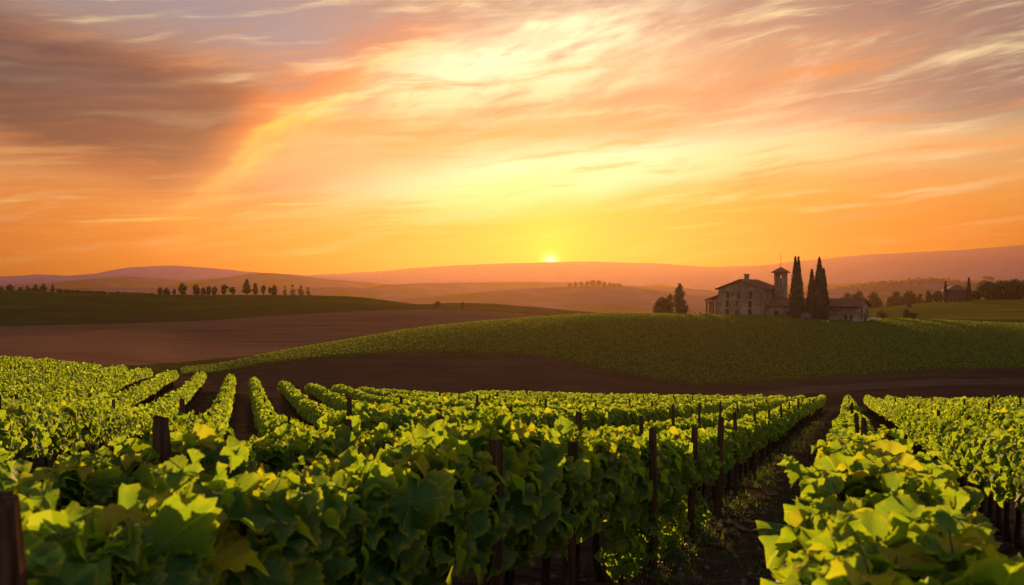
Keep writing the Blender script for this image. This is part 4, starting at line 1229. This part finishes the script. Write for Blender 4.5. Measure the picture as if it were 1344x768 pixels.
def window(parent, mb_face, x, z, w, h, front, name='window', lintel=True, arch=False):
    """front: function (x, depth, z) -> local point; a deep stone frame, dark pane inside"""
    mb = MB()
    def bx(x0, x1, d0, d1, z0, z1):
        c = [front(px, pd, pz) for pz in (z0, z1) for pd in (d0, d1) for px in (x0, x1)]
        mb.add(c, [(0, 1, 3, 2), (4, 6, 7, 5), (0, 4, 5, 1), (1, 5, 7, 3), (3, 7, 6, 2), (2, 6, 4, 0)])
    t = 0.14
    bx(x - w / 2 - t, x - w / 2, -0.10, 0.05, z, z + h); bx(x + w / 2, x + w / 2 + t, -0.10, 0.05, z, z + h)
    bx(x - w / 2 - t, x + w / 2 + t, -0.12, 0.05, z + h, z + h + 0.2); bx(x - w / 2 - t - .06, x + w / 2 + t + .06, -0.18, 0.05, z - 0.14, z)
    fr = mb.build(name, M['trim'], parent)
    mb2 = MB(); mb = mb2
    bx(x - w / 2, x + w / 2, -0.045, 0.04, z, z + h)
    mb2.build('pane', M['pane'], fr)
    mb3 = MB(); mb = mb3
    bx(x - 0.03, x + 0.03, -0.065, -0.045, z, z + h)
    bx(x - w / 2, x - 0.03, -0.065, -0.045, z + h * .55, z + h * .55 + .05); bx(x + 0.03, x + w / 2, -0.065, -0.045, z + h * .55, z + h * .55 + .05)
    mb3.build('sash', M['shutter'], fr)
    return fr


B0 = -2.0
mb = MB(); prism(mb, 0, W, 0, DP, B0, HE, HE + RISE - 0.02); mb.box(-0.06, W + .06, -0.06, 0.3, B0, 0.35)
for k in range(9):                                          # corner stones
    for xx_ in (0, W): mb.box(xx_ - .05 - (k % 2) * .1, xx_ + .05 + (k % 2) * .1, -.045, .4 + (k % 2) * .2, .4 + k * .88, .4 + k * .88 + .6)
mb.build('wall', M['stone'], villa)
mb = MB(); ov = 0.75; k = RISE / (W / 2); zo = HE - ov * k
roof_slab(mb, (-ov, -0.8, zo), (-ov, DP + .6, zo), (W / 2, DP + .6, HE + RISE), (W / 2, -0.8, HE + RISE))
roof_slab(mb, (W + ov, -0.8, zo), (W + ov, DP + .6, zo), (W / 2 + .02, DP + .6, HE + RISE), (W / 2 + .02, -0.8, HE + RISE))
mb.tube([(W / 2, -0.85, HE + RISE + .26), (W / 2, DP + .65, HE + RISE + .26)], 0.16, 8)
rf = mb.build('roof', M['tile'], villa)
mb = MB(); cx_, cy_ = W / 2 + .55, 3.2; mb.box(cx_ - .55, cx_ + .55, cy_ - .45, cy_ + .45, HE + RISE - .5, HE + RISE + 1.65); mb.box(cx_ - .7, cx_ + .7, cy_ - .6, cy_ + .6, HE + RISE + 1.65, HE + RISE + 1.87)
mb.build('chimney', M['stone'], rf)
front = lambda x, d, z: (x, d, z)
for x, z, w, h in [(2.85, 5.75, .85, 1.95), (4.4, 6.35, .45, 1.1), (6.2, 5.6, .95, 2.0), (9.65, 5.6, .95, 2.1),
                   (2.75, 3.3, .85, 1.9), (5.6, 3.5, .6, 1.5), (9.55, 3.1, .9, 1.9), (2.75, .75, .9, 1.95), (9.5, .55, 1.0, 2.1)]:
    window(villa, None, x, z, w, h, front)
mb = MB(); mb.tube([(6.3, -0.09, 9.05), (6.3, 0.05, 9.05)], 0.36, 14); fr = mb.build('round_window', M['trim'], villa)
mb = MB(); mb.tube([(6.3, -0.12, 9.05), (6.3, -0.0905, 9.05)], 0.25, 14); mb.build('pane', M['pane'], fr)
mb = MB(); mb.box(5.1, 6.3, -.06, .05, B0, 2.3); d_ = mb.build('door', M['shutter'], villa)
mb = MB(); mb.box(4.9, 5.098, -.13, .05, B0, 2.5); mb.box(6.302, 6.5, -.13, .05, B0, 2.5); mb.box(4.9, 6.5, -.13, .05, 2.502, 2.72); mb.build('door_frame', M['trim'], d_)
mb = MB(); mb.tube([(12.75, -.12, HE - .6), (12.75, -.12, B0)], .07, 6); mb.build('drainpipe', M['metal'], villa)
side = lambda x, d, z: (W - d, x, z)
for x, z, w, h in [(3.4, 5.9, .8, 1.6), (7.2, 5.9, .8, 1.6)]: window(villa, None, x, z, w, h, side)
# tower with open belfry behind the block
TX0, TX1, TY0, TY1, TZ = W + .55, W + 3.35, 6.9, 9.7, 12.9
mb = MB(); mb.box(TX0, TX1, TY0, TY1, B0, TZ - 3.4)
for (a0, a1) in ((TX0, TX0 + .7), (TX1 - .7, TX1)):
    for (b0, b1) in ((TY0, TY0 + .7), (TY1 - .7, TY1)): mb.box(a0, a1, b0, b1, TZ - 3.398, TZ - .7)
mb.box(TX0 + 1.2, TX1 - 1.2, TY0 + .05, TY0 + .5, TZ - 3.398, TZ - .7); mb.box(TX0 + 1.2, TX1 - 1.2, TY1 - .5, TY1 - .05, TZ - 3.398, TZ - .7)
mb.box(TX1 - .5, TX1 - .05, TY0 + 1.2, TY1 - 1.2, TZ - 3.398, TZ - .7); mb.box(TX0 + .05, TX0 + .5, TY0 + 1.2, TY1 - 1.2, TZ - 3.398, TZ - .7)
mb.box(TX0, TX1, TY0, TY1, TZ - .698, TZ); mb.box(TX0 + .7, TX1 - .7, TY0 + .9, TY1 - .9, TZ - 3.398, TZ - 1.5)
mb.box(TX0 - .1, TX1 + .1, TY0 - .1, TY1 + .1, TZ - 3.65, TZ - 3.42)
tw_ = mb.build('tower', M['stone'], villa)
mb = MB(); o_ = .62; ap = ((TX0 + TX1) / 2, (TY0 + TY1) / 2, TZ + 1.75)
mb.add([(TX0 - o_, TY0 - o_, TZ), (TX1 + o_, TY0 - o_, TZ), (TX1 + o_, TY1 + o_, TZ), (TX0 - o_, TY1 + o_, TZ), (TX0 - o_, TY0 - o_, TZ + .22), (TX1 + o_, TY0 - o_, TZ + .22), (TX1 + o_, TY1 + o_, TZ + .22), (TX0 - o_, TY1 + o_, TZ + .22), ap],
       [(3, 2, 1, 0), (0, 1, 5, 4), (1, 2, 6, 5), (2, 3, 7, 6), (3, 0, 4, 7), (4, 5, 8), (5, 6, 8), (6, 7, 8), (7, 4, 8)])
mb.build('tower_roof', M['tile'], tw_)
mb = MB(); mb.tube([(ap[0], ap[1], ap[2] - .1), (ap[0], ap[1], ap[2] + 3.9)], [.07, .05], 6); mb.tube([(ap[0] - .35, ap[1], ap[2] + 3.2), (ap[0] + .35, ap[1], ap[2] + 3.2)], .03, 5); mb.build('mast', M['metal'], tw_)
# portico on the left
mb = MB(); roof_slab(mb, (-4.6, .4, 5.0), (-4.6, 9.5, 5.0), (-0.02, 9.5, 6.5), (-0.02, .4, 6.5), .2); pr = mb.build('portico_roof', M['tile'], villa)
for yy_ in (.9, 3.0, 5.2, 7.2, 9.1):
    mb = MB(); mb.box(-4.35, -3.85, yy_ - .25, yy_ + .25, B0, 4.85); mb.box(-4.45, -3.75, yy_ - .35, yy_ + .35, 4.55, 4.848); mb.build('pillar', M['stone'], villa)
for xx_ in (-2.4, -0.5):
    mb = MB(); mb.box(xx_ - .25, xx_ + .25, .65, 1.15, B0, 5.5 if xx_ < -1 else 6.1); mb.build('pillar', M['stone'], villa)
mb = MB(); mb.box(-3.6, -.02, 8.6, 9.0, B0, 5.0); mb.build('portico_wall', M['stone'], villa)
# long low wing on the right
WX0, WX1, WY0, WY1, WE, WR = W + .003, W + 25.5, 2.6, 10.4, 3.7, 5.35
mb = MB(); ym = (WY0 + WY1) / 2
mb.add([(WX0, WY0, B0 - 1), (WX1, WY0, B0 - 1), (WX1, WY1, B0 - 1), (WX0, WY1, B0 - 1), (WX0, WY0, WE), (WX1, WY0, WE), (WX1, WY1, WE), (WX0, WY1, WE), (WX0, ym, WR), (WX1, ym, WR)],
       [(0, 1, 5, 4), (2, 3, 7, 6), (1, 2, 6, 9, 5), (3, 0, 4, 8, 7), (4, 5, 9, 8), (6, 7, 8, 9)])
for k_ in range(6): mb.box(WX1 - .3 - (k_ % 2) * .15, WX1 + .05, WY0 - .05, WY0 + .3 + (k_ % 2) * .15, -.8 + k_ * .8, -.8 + k_ * .8 + .55)
wing = mb.build('wing_wall', M['stone'], villa)
mb = MB(); sl = (WR - WE) / (ym - WY0); o_ = .6
roof_slab(mb, (WX0 - 0, WY0 - o_, WE - o_ * sl), (WX1 + .6, WY0 - o_, WE - o_ * sl), (WX1 + .6, ym, WR), (WX0, ym, WR))
roof_slab(mb, (WX0 - 0, WY1 + o_, WE - o_ * sl), (WX1 + .6, WY1 + o_, WE - o_ * sl), (WX1 + .6, ym + .02, WR), (WX0, ym + .02, WR))
mb.tube([(WX0, ym, WR + .26), (WX1 + .65, ym, WR + .26)], .14, 8)
wr = mb.build('wing_roof', M['tile'], villa)
mb = MB(); mb.box(WX1 - 3.4, WX1 - 2.9, ym - .25, ym + .25, WR - .2, WR + 1.05); mb.box(WX1 - 3.5, WX1 - 2.8, ym - .35, ym + .35, WR + 1.05, WR + 1.2); mb.build('chimney', M['stone'], wr)
wf = lambda x, d, z: (x, WY0 + d, z)
for x, z, w, h in [(W + 3.0, -.1, 1.15, 2.3), (W + 6.4, 1.2, .9, .9), (W + 15.5, 1.0, .8, 1.0), (W + 22.0, .2, .55, 1.4), (W + 23.4, .2, .55, 1.4)]: window(villa, None, x, z, w, h, wf)
we = lambda x, d, z: (WX1 - d, x, z)
for x, z, w, h in [(WY0 + 1.9, .5, .9, 2.6), (WY0 + 4.6, -.6, 1.0, 2.2), (WY0 + 6.6, .6, .8, 2.3)]: window(villa, None, x, z, w, h, we)

# pale slabs lying by the end of the wing
def slab(x, y, w, d, h, rz, lab, seed):
    rr = random.Random(seed); mb = MB(); n = 9; z = land1(x, y)
    ring = [(w * .5 * math.cos(6.283 * i / n) * rr.uniform(.8, 1.1), d * .5 * math.sin(6.283 * i / n) * rr.uniform(.8, 1.1)) for i in range(n)]
    mb.add([(a, b, -.4) for a, b in ring] + [(a * .96, b * .96, h + rr.uniform(-.05, .05)) for a, b in ring], [tuple(range(n, 2 * n))] + [(i, (i + 1) % n, n + (i + 1) % n, n + i) for i in range(n)])
    o = mb.build('stone_slab', M['white_stone']); o.location = (x, y, z); o.rotation_euler = (0, 0, rz)
    tag(o, lab, 'slab', 'pale slabs by the villa wing')
for i, (u, Y, w, d, h, lab) in enumerate([(1127, 250, 3.4, 2.6, .75, 'largest pale slab, against the end wall of the wing'), (1141, 252, 4.0, 2.4, .55, 'pale tilted slab in the middle of the heap by the wing'),
        (1133, 246, 3.6, 1.8, .42, 'low pale slab in front of the largest one'), (1151, 250, 3.2, 1.6, .38, 'flat pale slab at the right end beside the green bush'),
        (1084, 236, 3.0, 1.2, .30, 'small pale slab lying before the tallest cypress'), (1122, 243, 3.2, 1.4, .35, 'small pale slab at the corner of the wing')]):
    slab(ux(u, Y), Y, w, d, h * 1.05, -.4 + i * .3, lab, i)

# ------------------------------------------------------------------ the small farmhouse
FY = 412.0
fh = empty('farmhouse', (ux(1243.0, FY), FY, land1(ux(1256, FY), FY) - .2), -math.radians(14))
tag(fh, 'small square stone farmhouse with a hipped roof between two cypresses', 'farmhouse')
FW, FD, FH, FR_ = 9.4, 8.0, 5.2, 2.6
mb = MB(); mb.box(0, FW, 0, FD, -1.5, FH); mb.build('wall', plain('dark_farm_stone', (0.10, 0.070, 0.050, 1), 0.95), fh)
mb = MB(); o_ = .7
r0, r1 = (FW * .42, FD / 2, FH + FR_), (FW * .58, FD / 2, FH + FR_)
mb.add([(-o_, -o_, FH), (FW + o_, -o_, FH), (FW + o_, FD + o_, FH), (-o_, FD + o_, FH), (-o_, -o_, FH + .2), (FW + o_, -o_, FH + .2), (FW + o_, FD + o_, FH + .2), (-o_, FD + o_, FH + .2), r0, r1],
       [(3, 2, 1, 0), (0, 1, 5, 4), (1, 2, 6, 5), (2, 3, 7, 6), (3, 0, 4, 7), (4, 5, 9, 8), (5, 6, 9), (6, 7, 8, 9), (7, 4, 8)])
mb.build('roof', M['tile'], fh)
for x, z, w, h in [(1.6, .8, .9, 1.5), (3.4, .8, .9, 1.5), (6.6, .8, .9, 1.5), (2.4, 3.2, .8, 1.0), (6.4, 3.2, .8, 1.0)]: window(fh, None, x, z, w, h, front)
mb = MB(); mb.box(4.6, 5.6, -.06, .05, -1.0, 2.1); mb.build('door', M['shutter'], fh)

# a few old fence posts on the crest left of the villa
for i, (u, Y, h) in enumerate([(905.5, 262, 1.5), (899, 263, 1.2), (912, 262, 1.0), (893, 264, 1.3), (919.5, 261, 1.0)]):
    x = ux(u, Y); o = link('fence_post', POSTS[i % 5]); o.location = (x, Y, land1(x, Y)); o.scale = (2.6, 2.6, h / 1.8)
    tag(o, 'old stub of a fence post, %s from the left between the dark trees and villa' % ordinal([3, 2, 4, 1, 5][i]), 'post', 'fence stubs left of the villa')
